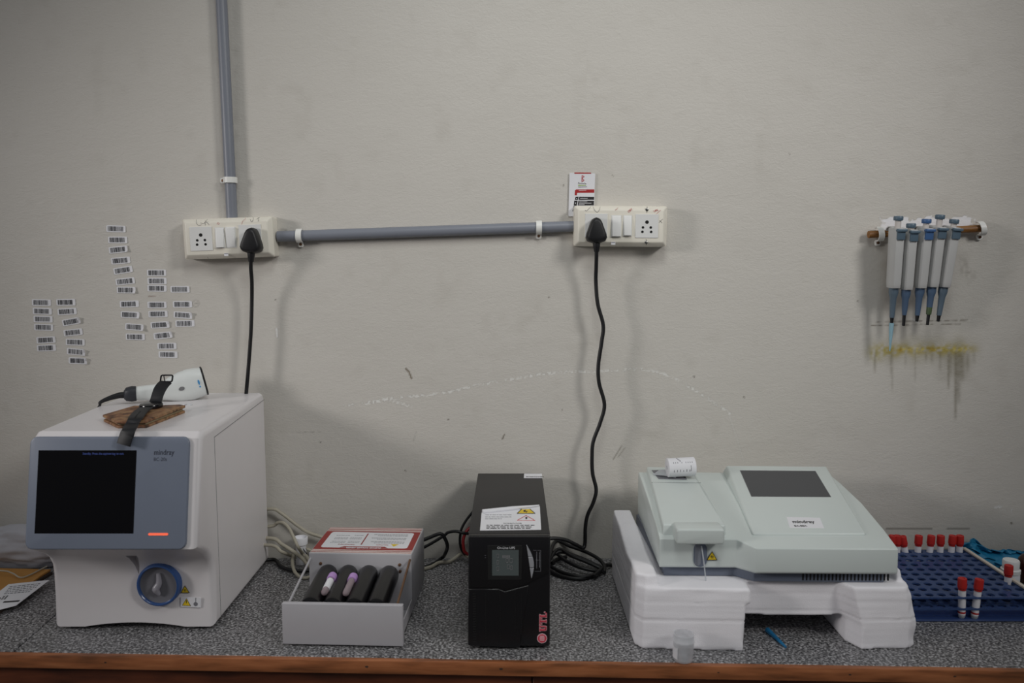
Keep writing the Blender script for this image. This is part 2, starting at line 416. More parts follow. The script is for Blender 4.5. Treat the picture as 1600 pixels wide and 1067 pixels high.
    put(np.exp(-((px - 441) / 8.) ** 2 - ((py - 361) / 3.) ** 2) * n1 * 1.5, (60, 56, 52), .8)
    put(np.exp(-((px - 441) / 9.) ** 2 - ((py - 380) / 4.) ** 2) * n1 * 1.2, (70, 66, 60), .6)
    put(band(px, 362, 376, 6) * band(py, -20, 340, 20) * n2, (168, 164, 158), .35)  # cast shadow right of the vertical conduit, painted into the wall colour
    # grey tone growing towards the bottom of the wall
    put(np.clip((py - 780) / 90, 0, 1) * (.3 + .5 * n3), (120, 114, 104), .35)
    at = me.color_attributes.new('stain', 'FLOAT_COLOR', 'POINT'); at.data.foreach_set('color', col.ravel())
    m = bpy.data.materials.new('painted_plaster'); m.use_nodes = True; nt = m.node_tree; bs = nt.nodes['Principled BSDF']
    bs.inputs['Roughness'].default_value = .55
    N = nt.nodes.new; L = nt.links.new
    at_n = N('ShaderNodeAttribute'); at_n.attribute_name = 'stain'
    tc = N('ShaderNodeTexCoord'); mp = N('ShaderNodeMapping'); mp.inputs['Scale'].default_value = (1, 1, 1.9); L(tc.outputs['Object'], mp.inputs['Vector'])
    nz = N('ShaderNodeTexNoise'); nz.inputs['Scale'].default_value = 3; nz.inputs['Detail'].default_value = 5; L(tc.outputs['Object'], nz.inputs['Vector'])
    base = N('ShaderNodeMix'); base.data_type = 'RGBA'; base.inputs['A'].default_value = lin((200, 196, 188)); base.inputs['B'].default_value = lin((210, 206, 199)); L(nz.outputs['Fac'], base.inputs['Factor'])
    mx = N('ShaderNodeMix'); mx.data_type = 'RGBA'; L(at_n.outputs['Alpha'], mx.inputs['Factor']); L(base.outputs['Result'], mx.inputs['A']); L(at_n.outputs['Color'], mx.inputs['B']); L(mx.outputs['Result'], bs.inputs['Base Color'])
    h1 = N('ShaderNodeTexNoise'); h1.inputs['Scale'].default_value = 60; h1.inputs['Detail'].default_value = 4; h1.inputs['Distortion'].default_value = 1.2; L(mp.outputs['Vector'], h1.inputs['Vector'])
    h2 = N('ShaderNodeTexNoise'); h2.inputs['Scale'].default_value = 230; h2.inputs['Detail'].default_value = 3; L(mp.outputs['Vector'], h2.inputs['Vector'])
    h3 = N('ShaderNodeTexNoise'); h3.inputs['Scale'].default_value = 7; h3.inputs['Detail'].default_value = 2; L(mp.outputs['Vector'], h3.inputs['Vector'])
    ad = N('ShaderNodeMath'); ad.operation = 'MULTIPLY_ADD'; ad.inputs[1].default_value = .45; L(h2.outputs['Fac'], ad.inputs[0]); L(h1.outputs['Fac'], ad.inputs[2])
    ad2 = N('ShaderNodeMath'); ad2.operation = 'MULTIPLY_ADD'; ad2.inputs[1].default_value = 2.2; L(h3.outputs['Fac'], ad2.inputs[0]); L(ad.outputs[0], ad2.inputs[2])
    bp = N('ShaderNodeBump'); bp.inputs['Strength'].default_value = .25; bp.inputs['Distance'].default_value = .003; L(ad2.outputs[0], bp.inputs['Height']); L(bp.outputs['Normal'], bs.inputs['Normal'])
    me.materials.append(m)
    o = bpy.data.objects.new('wall_back', me); C.objects.link(o); struct(o); o['label'] = 'pale plastered back wall'
    return o
wall = build_wall()
bm = bmesh.new(); box(bm, (-2.6, -4.2, -.1), (2.6, .12, 0)); struct(obj('floor', bm, 'floor'))

# counter: the front edge runs slightly out of parallel with the wall
SL = math.tan(math.radians(1.9))
def yf(x): return -.482 - SL * x
ct = thing('countertop', 'speckled grey stone countertop with brown wooden front edge along the wall', 'countertop', (0, -.24, .72))
def slab(x0a, x0b, x1a, x1b):
    b_ = bmesh.new()
    prism(b_, Matrix.Identity(4), [(x0a, yf(x0a)), (x1a, yf(x1a)), (x1b, -.0005), (x0b, -.0005)], .727, TOP, 0, .0012, 1)
    return b_
obj('stone_slab', slab(-.8735, -.8995, 1.7, 1.7), 'granite', ct)
obj('stone_slab', slab(-1.7, -1.7, -.8760, -.9020), 'granite', ct)
bm = bmesh.new()
prism(bm, Matrix.Identity(4), [(-1.7, yf(-1.7) - .012), (1.7, yf(1.7) - .012), (1.7, yf(1.7) + .0003), (-1.7, yf(-1.7) + .0003)], .7255, .7492, 0, .0015, 2)
prism(bm, Matrix.Identity(4), [(-1.7, yf(-1.7) + .0003), (1.7, yf(1.7) + .0003), (1.7, -.002), (-1.7, -.002)], .7205, .7269, 0)
es = obj('edge_strip', bm, 'wood', ct); es['label'] = 'brown wooden front edge strip'
for kx, kr in ((170, .0022), (573, .0030), (783, .0032), (1118, .0020), (1318, .0024), (1476, .0026)):
    bm = bmesh.new(); p = Zp(kx, 1042 if kx > 400 else 1030, .738); y_ = yf(p.x) - .012
    prism(bm, frame((p.x, y_, .7385), (1, -SL, 0), (0, 0, 1)), circ(0, 0, kr, 12, kr * .55), -.0006, .0002); obj('wood_knot', bm, 'carddark', es)
cab = thing('base_cabinet', 'dark brown wooden cabinet under the stone countertop', 'cabinet', (0, -.24, 0))
bm = bmesh.new()
prism(bm, Matrix.Identity(4), [(-1.7, yf(-1.7) + .012), (1.7, yf(1.7) + .012), (1.7, -.01), (-1.7, -.01)], .0, .7203, 0)
obj('carcass', bm, 'wood_panel', cab)
for x0, x1 in ((-1.12, -1.030), (1.1, 1.18)):
    bm = bmesh.new(); prism(bm, Matrix.Identity(4), [(x0, yf(x0) + .001), (x1, yf(x1) + .001), (x1, yf(x1) + .012), (x0, yf(x0) + .012)], .04, .7203, 0, .001, 1)
    obj('stile', bm, 'wood', cab)
for x0, x1 in ((-1.022, .0335), (.0365, 1.09)):
    bm = bmesh.new(); prism(bm, Matrix.Identity(4), [(x0, yf(x0) + .004), (x1, yf(x1) + .004), (x1, yf(x1) + .012), (x0, yf(x0) + .012)], .06, .7195, 0, .001, 1)
    d = obj('door', bm, 'wood_panel', cab)
    xk = (x1 - .05) if x0 < 0 else (x0 + .05); bm = bmesh.new()
    lathe(bm, frame((xk, yf(xk) + .004, .42), (1, 0, 0), (0, 0, 1)), [(.006, 0), (.006, .012), (.013, .018), (.012, .026), (0, .028)], 16); obj('knob', bm, 'steel', d)

# ================================================================ WALL FITTINGS
def clip(name_label, path_pt, axis, ear, loc_y=-.0135, R=.0128):
    """white saddle clip round a pipe: axis = pipe direction, ear = unit vector towards the screw ear"""
    c = Vector((path_pt.x, loc_y, path_pt.z))
    t = thing('pipe_clip', name_label, 'pipe clip', (c.x, -.001, c.z), 'white clips holding the conduits and the rod')
    ax = Vector(axis).normalized(); e = Vector(ear).normalized()
    b_ = bmesh.new(); w = .0062
    pts = []
    nseg = 18
    for k in range(nseg + 1):                            # open band: round the front, feet on the wall
        a = math.radians(-205 + 230 * k / nseg)
        pts.append((math.cos(a), math.sin(a)))
    out = []
    toroom = Vector((0, -1, 0))
    for r in (R + .0003, R + .0024):
        out.append([c + e * (r * math.cos(math.radians(-25 + 230 * k / nseg))) + toroom * (r * math.sin(math.radians(-25 + 230 * k / nseg))) for k in range(nseg + 1)])
    loops = []
    for k in range(nseg + 1):
        i_, o_ = out[0][k], out[1][k]
        loops.append([i_ - ax * w, o_ - ax * w, o_ + ax * w, i_ + ax * w])
    loft(b_, loops)
    # ear on the wall
    M = frame(c + e * (R + .0055) + Vector((0, -loc_y - .0005, 0)), e, Vector((0, -1, 0)).cross(e))
    prism(b_, M, rr(-.0065, -.006, .0065, .006, .004), 0, .0062, 0, .001, 1)
    obj('band', b_, 'clipw', t)
    b_ = bmesh.new()
    lathe(b_, M, [(.0032, .0055), (.0032, .0074), (.0014, .0082), (0, .0080)], 12); obj('screw', b_, 'rust', t)
    return t

bm = bmesh.new()
p0, p1 = Yp(346, 0, -.0135), Yp(362.5, 338, -.0135); d = (p1 - p0) / (p1.z - p0.z)
top_pt = p0 + d * (2.88 - p0.z); low_pt = p0 + d * (1.512 - p0.z)
tube(bm, [top_pt, p0, low_pt], .0118, 20, smooth=False)
tag(obj('conduit_pipe', bm, 'conduit'), 'vertical grey plastic conduit rising from the left switchboard', 'conduit')
cpt = Yp(358.5, 281.5, -.0135); vdir = (low_pt - p0).normalized()
clip('white clip on the vertical grey conduit', p0 + d * (cpt.z - p0.z), vdir, vdir.cross(Vector((0, 1, 0))) if vdir.cross(Vector((0, 1, 0))).x < 0 else -vdir.cross(Vector((0, 1, 0))))
h0, h1 = Yp(434, 369.5, -.0135), Yp(899, 353.5, -.0135)
hd = (h1 - h0).normalized()
bm = bmesh.new(); tube(bm, [h0, h1], .0118, 20, smooth=False)
tag(obj('conduit_pipe', bm, 'conduit'), 'horizontal grey plastic conduit running between the two switchboards', 'conduit')
for pxx, lab in ((468, 'white clip on the horizontal conduit beside the left switchboard'), (842, 'white clip on the horizontal conduit near the right switchboard')):
    c = Yp(pxx, 361, -.0135); t_ = (c.x - h0.x) / hd.x; clip(lab, h0 + hd * t_, hd, Vector((hd.z * .0 + .0, 0, -1)))

# ---- switchboards (local frame: x right, z up, room side = -y)
def switchboard(center, w, h, dep, rot, label, slots, right):
    t = thing('switchboard', label, 'switchboard', (0, 0, 0), 'ivory switchboards')
    F = lambda z=0: wallf((0, -z, 0))
    b_ = bmesh.new()
    prism(b_, F(), rr(-w / 2, -h / 2, w / 2, h / 2, .004, 3), .0005, dep - .012, 0)
    prism(b_, F(), rr(-w / 2, -h / 2, w / 2, h / 2, .004, 3), dep - .012, dep - .0006, 0, top=rr(-w / 2 + .009, -h / 2 + .009, w / 2 - .009, h / 2 - .009, .003, 3), bev=.0015, seg=2)
    obj('housing', b_, 'ivory', t)
    for kind, x0, x1, z0, z1 in slots:
        if kind == 'socket' or kind == 'covered':
            b_ = bmesh.new(); prism(b_, F(), rr(x0, z0, x1, z1, .001, 2), dep - .0015, dep + .0008, 0, .0004, 1)
            s = obj('socket', b_, 'module', t)
            cx, cz = (x0 + x1) / 2, (z0 + z1) / 2; k = (x1 - x0)
            b_ = bmesh.new()
            for hx, hz, r in ((0, .17, .078), (-.17, -.06, .056), (.17, -.06, .056), (-.19, -.25, .056), (.19, -.25, .056)):
                lathe(b_, wallf((cx + hx * k, -dep - .0006, cz + hz * k)), [(r * k, 0), (r * k, .0006), (r * k * .8, .0009), (0, .0003)], 16)
            obj('pin_hole', b_, 'hole', s)
        elif kind in ('up', 'down'):
            b_ = bmesh.new(); prism(b_, F(), rr(x0 - .0012, z0 - .0012, x1 + .0012, z1 + .0012, .001, 2), dep - .002, dep + .0004, 0)
            s = obj('switch', b_, 'module', t)
            b_ = bmesh.new(); hi, lo = (.006, .0012) if kind == 'up' else (.0012, .006)
            L = [Vector((x0, -dep, z0)), Vector((x1, -dep, z0)), Vector((x1, -dep, z1)), Vector((x0, -dep, z1))]
            U = [Vector((x0 + .0006, -dep - lo, z0 + .0006)), Vector((x1 - .0006, -dep - lo, z0 + .0006)), Vector((x1 - .0006, -dep - hi, z1 - .0006)), Vector((x0 + .0006, -dep - hi, z1 - .0006))]
            loft(b_, [L, U], 0, .0006, 2); obj('rocker', b_, 'white_sw', s)
    b_ = bmesh.new(); cx = right[0]
    prism(b_, F(), [(cx - .0045, right[1]), (cx + .0045, right[1]), (cx + .0045, right[1] + .0065), (cx - .0045, right[1] + .0065)], dep - .0008, dep + .0003, 0)
    prism(b_, F(), [(cx - .004, right[1] + .0045), (cx + .004, right[1] + .0045), (cx + .004, right[1] + .0058), (cx - .004, right[1] + .0058)], dep, dep + .0005, 1)
    obj('maker_label', b_, ['label', 'greyprint'], t)
    return t, F
def scribble(t, strokes, dep, material, name='handwriting'):
    for s in strokes:
        b_ = bmesh.new(); tube(b_, [Vector((x, -dep, z)) for x, z in s], .00032, 5, sub=4); obj('pen_stroke', b_, material, t)

k = .15 * 1.386e-3
def loc_of(zx, zy, cx, cy): return ((zx - cx) * k, (cy - zy) * k)
DEP = .046
# left board: measured about its face centre
cx, cy = 563, 745
def SL_(kind, x0, x1, y0, y1): a = loc_of(x0, y1, cx, cy); b = loc_of(x1, y0, cx, cy); return (kind, a[0], b[0], a[1], b[1])
tb, F = switchboard(None, 940 * k, 415 * k, DEP, 0, 'ivory switchboard at the left end of the horizontal conduit, plug on its right',
    [SL_('socket', 180, 412, 622, 868), SL_('down', 450, 535, 640, 842), SL_('up', 557, 652, 640, 842), SL_('covered', 690, 922, 615, 860)], loc_of(545, 930, cx, cy))
def P_(pts): return [loc_of(a, b, cx, cy) for a, b in pts]
scribble(tb, [P_([(258, 545), (262, 590), (285, 610), (310, 600)]), P_([(300, 580), (330, 590), (350, 575), (372, 550)]), P_([(345, 575), (350, 600), (345, 610)]), P_([(350, 560), (390, 605)]),
              P_([(885, 560), (905, 550), (918, 545)]), P_([(900, 545), (905, 570), (895, 585)]), P_([(350, 935), (355, 950)]), P_([(815, 560), (830, 590), (850, 560), (845, 540)])], DEP - .0005, 'ink')
scribble(tb, [P_([(470, 600), (478, 585), (492, 590), (490, 602), (478, 600)]), P_([(725, 610), (740, 575), (768, 560), (765, 545)]), P_([(735, 630), (750, 615), (760, 628)])], DEP - .0004, 'redink')
c = Yp(270 + 563 * .15, 260 + 745 * .15, -DEP); tb.location = (c.x, 0, c.z); tb.rotation_euler = (0, math.radians(-1.9), 0)
LB = tb
cx, cy = 1003, 688
tb, F = switchboard(None, 965 * k, 418 * k, DEP, 0, 'ivory switchboard below the business card, plug on its left',
    [SL_('covered', 630, 862, 562, 808), SL_('down', 907, 1000, 582, 796), SL_('down', 1030, 1110, 582, 786), SL_('socket', 1150, 1388, 565, 808)], loc_of(925, 880, cx, cy))
scribble(tb, [P_([(628, 525), (640, 535), (665, 515), (690, 488)]), P_([(708, 488), (730, 530), (755, 548), (775, 525), (785, 490)]), P_([(1395, 650), (1420, 625), (1432, 612)]), P_([(1400, 628), (1428, 655)])], DEP - .0003, 'ink')
scribble(tb, [P_([(940, 528), (948, 515), (955, 520), (958, 508), (970, 500)]), P_([(1365, 562), (1408, 522)])], DEP - .0002, 'redink')
for s, zx, zy, sz, rot in (('OFF', 1078, 552, .0065, 38), ('UPS', 1340, 545, .0060, 20)):
    a = loc_of(zx, zy, cx, cy)
    b_ = text_bm(s, sz, wallf((a[0], -DEP + .0003, a[1])) @ Matrix.Rotation(math.radians(rot), 4, 'Z'), .0004); obj('handwriting', b_, 'redink', tb)
for zy in (517, 853):
    a = loc_of(1267, zy, cx, cy); b_ = bmesh.new(); M = wallf((a[0], -DEP + .0012, a[1]))
    lathe(b_, M, [(.0036, 0), (.0034, .001), (.0015, .0018), (0, .0018)], 14); prism(b_, M, [(-.0004, -.006), (.0004, -.006), (.0004, .006), (-.0004, .006)], .0005, .0021, 1)
    obj('screw', b_, ['steel', 'hole'], tb)
c = Yp(820 + 1003 * .15, 250 + 688 * .15, -DEP); tb.location = (c.x, 0, c.z); tb.rotation_euler = (0, math.radians(.3), 0)
RB = tb

# ---- plugs with their cords
def plug_bm(c, tilt=0.):
    """black three pin plug top: rounded triangle towards the room, neck downwards"""
    b_ = bmesh.new()
    outl = [(-.0225, -.016), (-.019, -.024), (-.008, -.0275), (.008, -.0275), (.019, -.024), (.0225, -.016), (.021, -.008), (.0125, .016), (.008, .024), (0, .0268), (-.008, .024), (-.0125, .016), (-.021, -.008)]
    M = wallf(c) @ Matrix.Rotation(tilt, 4, 'Z')
    sec = [(.95, 0.), (1., .004), (1., .018), (.94, .027), (.80, .032)]
    loops = [[M @ Vector((u * s, v * s, h)) for u, v in outl] for s, h in sec]
    loft(b_, loops, 0, .003, 2, 40)
    neck = [M @ Vector(p) for p in ((0, -.024, .016), (0, -.034, .016), (0, -.046, .015))]
    tube(b_, neck, [.0085, .0075, .0055], 14, sub=4)
    return b_, M
def power_cord(label, board, c, tilt, pts, r=.0042):
    t = thing('power_cord', label, 'power cord', c)
    b_, M = plug_bm(c, tilt); obj('plug', b_, 'black', t)
    b_ = bmesh.new(); tube(b_, [M @ Vector((0, -.040, .0155))] + pts, r, 10); obj('cord', b_, 'blackcord', t)
    return t
c = Yp(389.5, 375, -.078); c.y = -DEP - .0012
power_cord('black plug in the left switchboard with cord hanging behind the tall analyzer', LB, c, math.radians(-3),
           [Yp(392, 418, -.058)] + pathY([(393.5, 440, -.048), (393.5, 470), (392, 520), (388.5, 570), (385, 612), (383, 640)], -.040) + [Vector((-.60, -.012, 1.0)), Vector((-.60, -.010, .82))], .0042)
c = Yp(933, 359, -.078); c.y = -DEP - .0012
rc_path = [Yp(932, 400, -.060)] + pathY([(931.5, 418, -.052), (931, 440), (934, 475), (942.5, 508), (940, 535), (935, 570), (936, 598), (944.5, 632), (938, 660), (927, 690), (925, 715), (926, 740), (931.5, 765), (927, 785), (918, 805), (914.5, 825), (914, 848)], -.045)
rc_path += pathY([(911, 856, -.05), (900, 851, -.055), (885, 844, -.06), (868, 841, -.07), (850, 842, -.08)], -.06)
power_cord('black plug in the right switchboard with wavy cord hanging down to the counter', RB, c, math.radians(1), rc_path, .0042)

# ---- business card tucked behind the right board
tl = Yp(890, 270, -.004); W_ = .0465 * 1.25; 
cardw = Yp(930, 270, -.004).x - Yp(890, 270, -.004).x; cardh = .094
t = thing('business_card', 'white, red and black printed card tucked behind the right switchboard', 'card', (tl.x + cardw / 2, -.004, tl.z - cardh))
M = wallf((tl.x, -.0035, tl.z)) @ Matrix.Rotation(math.radians(-1.2), 4, 'Z')
bm = bmesh.new(); prism(bm, M, rr(0, -cardh, cardw, 0, .002, 2), 0, .0008); obj('card', bm, 'paper', t)
def kk(x, y): return ((x - 165) / (755 - 165) * cardw, -(y - 165) / 590 * cardw)
bm = bmesh.new()
def quad(b_, pts, mi, h=.0011): prism(b_, M, [kk(*p) for p in pts][::-1], .0007, h, mi)
quad(bm, [(275, 155), (660, 150), (660, 175), (275, 182)], 0)
quad(bm, [(300, 560), (330, 540), (745, 530), (745, 605), (365, 615), (350, 625), (345, 675), (295, 675)], 0)
for a in ([(318, 708), (388, 706), (378, 775), (303, 776)], [(402, 706), (745, 703), (745, 765), (392, 774)], [(290, 797), (370, 795), (350, 910), (280, 912)], [(384, 794), (745, 790), (745, 895), (370, 905)], [(275, 925), (745, 918), (750, 1010), (255, 1040)]): quad(bm, a, 1)
quad(bm, [(445, 210), (500, 230), (505, 255), (470, 275), (462, 285), (500, 310), (505, 340), (470, 362), (445, 362)], 0)
quad(bm, [(463, 232), (485, 240), (482, 255), (463, 262)], 2, .0013); quad(bm, [(463, 310), (487, 318), (485, 335), (463, 345)], 2, .0013)
quad(bm, [(370, 432), (552, 432), (552, 450), (370, 458)], 3); quad(bm, [(372, 474), (575, 470), (575, 482), (372, 492)], 4)
for a in ([(385, 556), (560, 549), (560, 557), (385, 564)], [(425, 733), (600, 730), (600, 740), (425, 744)], [(400, 816), (590, 810), (590, 817), (400, 824)], [(400, 848), (690, 840), (690, 848), (400, 856)], [(392, 882), (530, 877), (530, 885), (392, 890)], [(338, 738), (356, 737), (352, 756), (334, 757)], [(315, 842), (330, 841), (324, 866), (311, 866)]): quad(bm, a, 2, .0013)
add_text(bm, 1, 'Parthsha', .0052, M @ Matrix.Translation((*kk(365, 415), .0007)), .0004)
obj('print', bm, ['red', 'dkprint', 'label', 'green', 'greyprint'], t)

# ---- barcode stickers
cols = [('far left column', [(200, 590, 1), (206, 650, 2), (212, 705, 1), (216, 762, 2), (232, 850, -3), (235, 905, -2)]),
        ('second column from the left', [(370, 588, -1), (378, 652, -3), (410, 722, -10), (420, 797, -6), (435, 865, 2), (443, 932, 5), (455, 994, 2)]),
        ('long slanting middle column', [(718, 78, 2), (730, 155, 0), (735, 222, -6), (750, 298, -5), (767, 365, -9), (782, 442, -6), (790, 503, 1), (810, 600, -2), (817, 675, 3), (848, 760, 4), (852, 828, 1)]),
        ('second column from the right', [(1000, 383, 0), (1003, 440, 0), (1003, 491, 1), (1003, 606, 0), (1010, 669, -1), (1025, 745, -3), (1045, 818, -6), (1072, 892, -1), (1080, 951, 1)]),
        ('short rightmost column', [(1163, 498, 0), (1180, 602, 0), (1185, 677, 4), (1197, 735, -1)])]
curled = {(1, 2), (1, 5), (2, 2), (2, 8), (2, 6), (3, 5), (3, 6), (4, 2), (1, 6), (2, 9)}
rnd = random.Random(3)
for ci, (cn, lst) in enumerate(cols):
    for i, (zx, zy, an) in enumerate(lst):
        p = Yp(20 + zx * .22489, 340 + zy * .22489, 0)
        w, h = .0425, .0145; nx = 15
        M = wallf((p.x, -.0003, p.z)) @ Matrix.Rotation(math.radians(-an), 4, 'Z')
        lift = rnd.uniform(.004, .007) if (ci, i) in curled else rnd.uniform(.0, .0012)
        def hgt(u, v):
            s = max(0, (u - .30 * w) / (.2 * w)); cor = .5 + .5 * max(0, v / (h / 2)) if ci != 2 else .5 - .5 * min(0, v / (h / 2))
            return lift * s ** 1.6 * cor
        b_ = bmesh.new(); t_ = bmesh.new()
        uu = [-.5 * w + w * k / nx for k in range(nx + 1)]; vv = [-h / 2, 0, h / 2]
        def ins(u, v): return v * (.86 if (abs(u) > .49 * w and abs(v) > .4 * h) else 1)
        top = [[t_.verts.new((u, ins(u, v), .0005 + hgt(u, v))) for v in vv] for u in uu]
        bot = [[t_.verts.new((u, ins(u, v), .0001 + hgt(u, v))) for v in vv] for u in uu]
        for a in range(nx):
            for q in range(2):
                t_.faces.new((top[a][q], top[a + 1][q], top[a + 1][q + 1], top[a][q + 1])); t_.faces.new((bot[a][q], bot[a][q + 1], bot[a + 1][q + 1], bot[a + 1][q]))
            t_.faces.new((bot[a][0], bot[a + 1][0], top[a + 1][0], top[a][0])); t_.faces.new((top[a][2], top[a + 1][2], bot[a + 1][2], bot[a][2]))
        for a in (0, nx):
            for q in range(2): t_.faces.new((top[a][q], top[a][q + 1], bot[a][q + 1], bot[a][q]))
        bmesh.ops.recalc_face_normals(t_, faces=t_.faces); merge(b_, t_, 0, M)
        u = -.42 * w
        while u < .35 * w:
            bw = rnd.choice((.0005, .0005, .0008, .0013)); hh = hgt(u, 0)
            prism(b_, M, [(u, -.0052), (u + bw, -.0052), (u + bw, .0052), (u, .0052)], .0004 + hh, .0007 + hh, 1)
            u += bw + rnd.choice((.0004, .0004, .0007, .001))
        n = len(lst)
        od = 'bottom one' if i == n - 1 else ('second from the bottom' if i == n - 2 and n > 6 else ORD[i])
        tag(obj('barcode_sticker', b_, ['label', 'bar'], smooth=None), ('barcode sticker on the wall, ' if (ci, i) not in curled else 'barcode sticker with curled end, ') + od + ' of the ' + cn, 'sticker', 'barcode stickers on the wall')

# ================================================================ PIPETTES ON THE ROD
ra, rb = Yp(1357, 366.5, -.0160), Yp(1540, 356.5, -.0160)
rd = (rb - ra).normalized()
bm = bmesh.new(); tube(bm, [ra, rb], .0078, 16, smooth=False)
tag(obj('wooden_rod', bm, 'rod_wood'), 'short brown rod clipped to the wall, carrying five pipettes', 'rod')
for pxx, lab in ((1374, 'white clip holding the left end of the pipette rod'), (1532, 'white clip holding the right end of the pipette rod')):
    c = Yp(pxx, 362, -.016); c = ra + rd * ((c.x - ra.x) / rd.x); clip(lab, c, rd, Vector((.25 if pxx > 1500 else .12, 0, -1)), -.0150, .0136)
def pipette(label, top, tip, blue, plung, slim, hastip, stained):
    t = thing('pipette', label, 'pipette', (0, 0, 0), 'pipettes hanging on the rod')
    A, B = Yp(top[0], top[1], -.062), Yp(tip[0], tip[1], -.050)
    L = (B - A).length
    tot = L; bodyL = .128; w = .0126; dpt = .0165
    bl, bs = ('pipblue', 'pipshaft') if blue == 2 else (('pipslate', 'pipshaft') if blue == 1 else ('pipslate', 'pipshaftslate'))
    # local frame: z down is negative, body top at z=0
    sec = [(-w, -dpt * .25), (-w * .62, -dpt), (w * .62, -dpt), (w, -dpt * .25), (w, dpt * .8), (-w, dpt * .8)]
    b_ = bmesh.new()
    def ring(z, s): return [Vector((x * s, y * s, z)) for x, y in sec]
    loft(b_, [ring(-bodyL, .90), ring(-bodyL + .01, .96), ring(-.06, 1.), ring(0, 1.06), ring(0, .86), ring(-.010, .82)], 0, .0012, 2, 30)
    body = obj('body', b_, 'pipbody', t)
    b_ = bmesh.new(); prism(b_, Matrix.Identity(4), [(x * .84, y * .84) for x, y in sec], -.0105, -.0065); obj('cap_well', b_, 'pipdark', body)
    b_ = bmesh.new(); lathe(b_, topf((0, -.001, -.008)), [(.0062, 0), (.0062, .008 + plung)], 16); st = obj('plunger_stem', b_, 'pipstem', t)
    b_ = bmesh.new(); lathe(b_, topf((0, -.001, plung)), [(.0088, -.0005), (.0098, .001), (.0100, .007), (.0088, .0088), (0, .0092)], 20); obj('plunger_button', b_, bl, t)
    b_ = bmesh.new()
    prism(b_, frame((0, -dpt * 1.03, -.013), (1, 0, 0), (0, 0, 1)), [(-.0085, -.0115), (.0085, -.0115), (.0085, .005), (.0105, .0075), (.0100, .0105), (-.0100, .0105), (-.0105, .0075), (-.0085, .005)], -.0030, .0040, 0, .0012, 2)
    prism(b_, frame((0, -dpt * 1.03, -.005), (1, 0, 0), (0, 0, 1)), rr(-.0105, -.0025, .0105, .0035, .002, 2), .000, .0085, 0, .0012, 2)
    obj('ejector_button', b_, bl, t)
    # hook over the rod
    b_ = bmesh.new()
    hook = [Vector((0, dpt * .6, -.012)), Vector((0, dpt * .8 + .010, .001)), Vector((0, dpt * .8 + .026, -.001)), Vector((0, dpt * .8 + .029, -.010))]
    ribbon(b_, hook, [Vector((1, 0, 0))] * 4, .012, .003); obj('hook', b_, 'pipbody', t)
    z1 = -bodyL; ze = -tot
    sh = [(.0095, z1 + .004), (.0098, z1 - .010), (.0086, z1 - .016), (.0070, z1 - .022), (.0062, (z1 + ze) / 2), (.0050 if not slim else .0044, ze + .014 + (.010 if slim else 0)), (.0030, ze + .013 + (.010 if slim else 0))]
    b_ = bmesh.new(); lathe(b_, topf((0, 0, 0)), sh[::-1], 18); s_ = obj('shaft', b_, bs, t)
    if stained:
        b_ = bmesh.new(); lathe(b_, topf((0, 0, 0)), [(.0053, ze + .024), (.0060, ze + .040), (.0058, ze + .041), (.0050, ze + .0235)], 18); obj('stained_collar', b_, 'mildew', s_)
    b_ = bmesh.new(); e = .024 if slim else .014
    lathe(b_, topf((0, 0, 0)), [(.0018, ze), (.0030, ze + .0004), (.0036 if slim else .0042, ze + e), (.0020, ze + e + .001)], 14); obj('tip_cone', b_, 'black', t)
    if hastip:
        b_ = bmesh.new(); lathe(b_, topf((0, 0, 0)), [(.0052, ze + .002), (.0046, ze - .014), (.0036, ze - .030), (.0012, ze - .060), (.0009, ze - .060), (.0030, ze - .030), (.0044, ze + .002)], 14); obj('disposable_tip', b_, 'bluetip', t)
    t.location = A
    d = (B - A).normalized()
    t.rotation_euler = Vector((0, 0, -1)).rotation_difference(d).to_euler()
    return t
pipette('pale pipette with a clear blue tip fitted, leftmost on the rod', (1402.5, 356), (1393, 506), 0, .016, False, True, False)
pipette('pipette with pushed-in slate button, second from the left on the rod', (1422.7, 358.5), (1411.6, 509), 1, .004, True, False, False)
pipette('pipette with bright blue button, middle of the five on the rod', (1446.3, 356), (1432.5, 502.5), 2, .010, False, False, False)
pipette('pipette with raised button and green stain on its shaft, fourth on the rod', (1466.6, 354.5), (1449, 508), 1, .017, True, False, True)
pipette('most tilted pipette, rightmost on the rod', (1489, 355), (1465.6, 502.5), 0, .008, False, False, False)
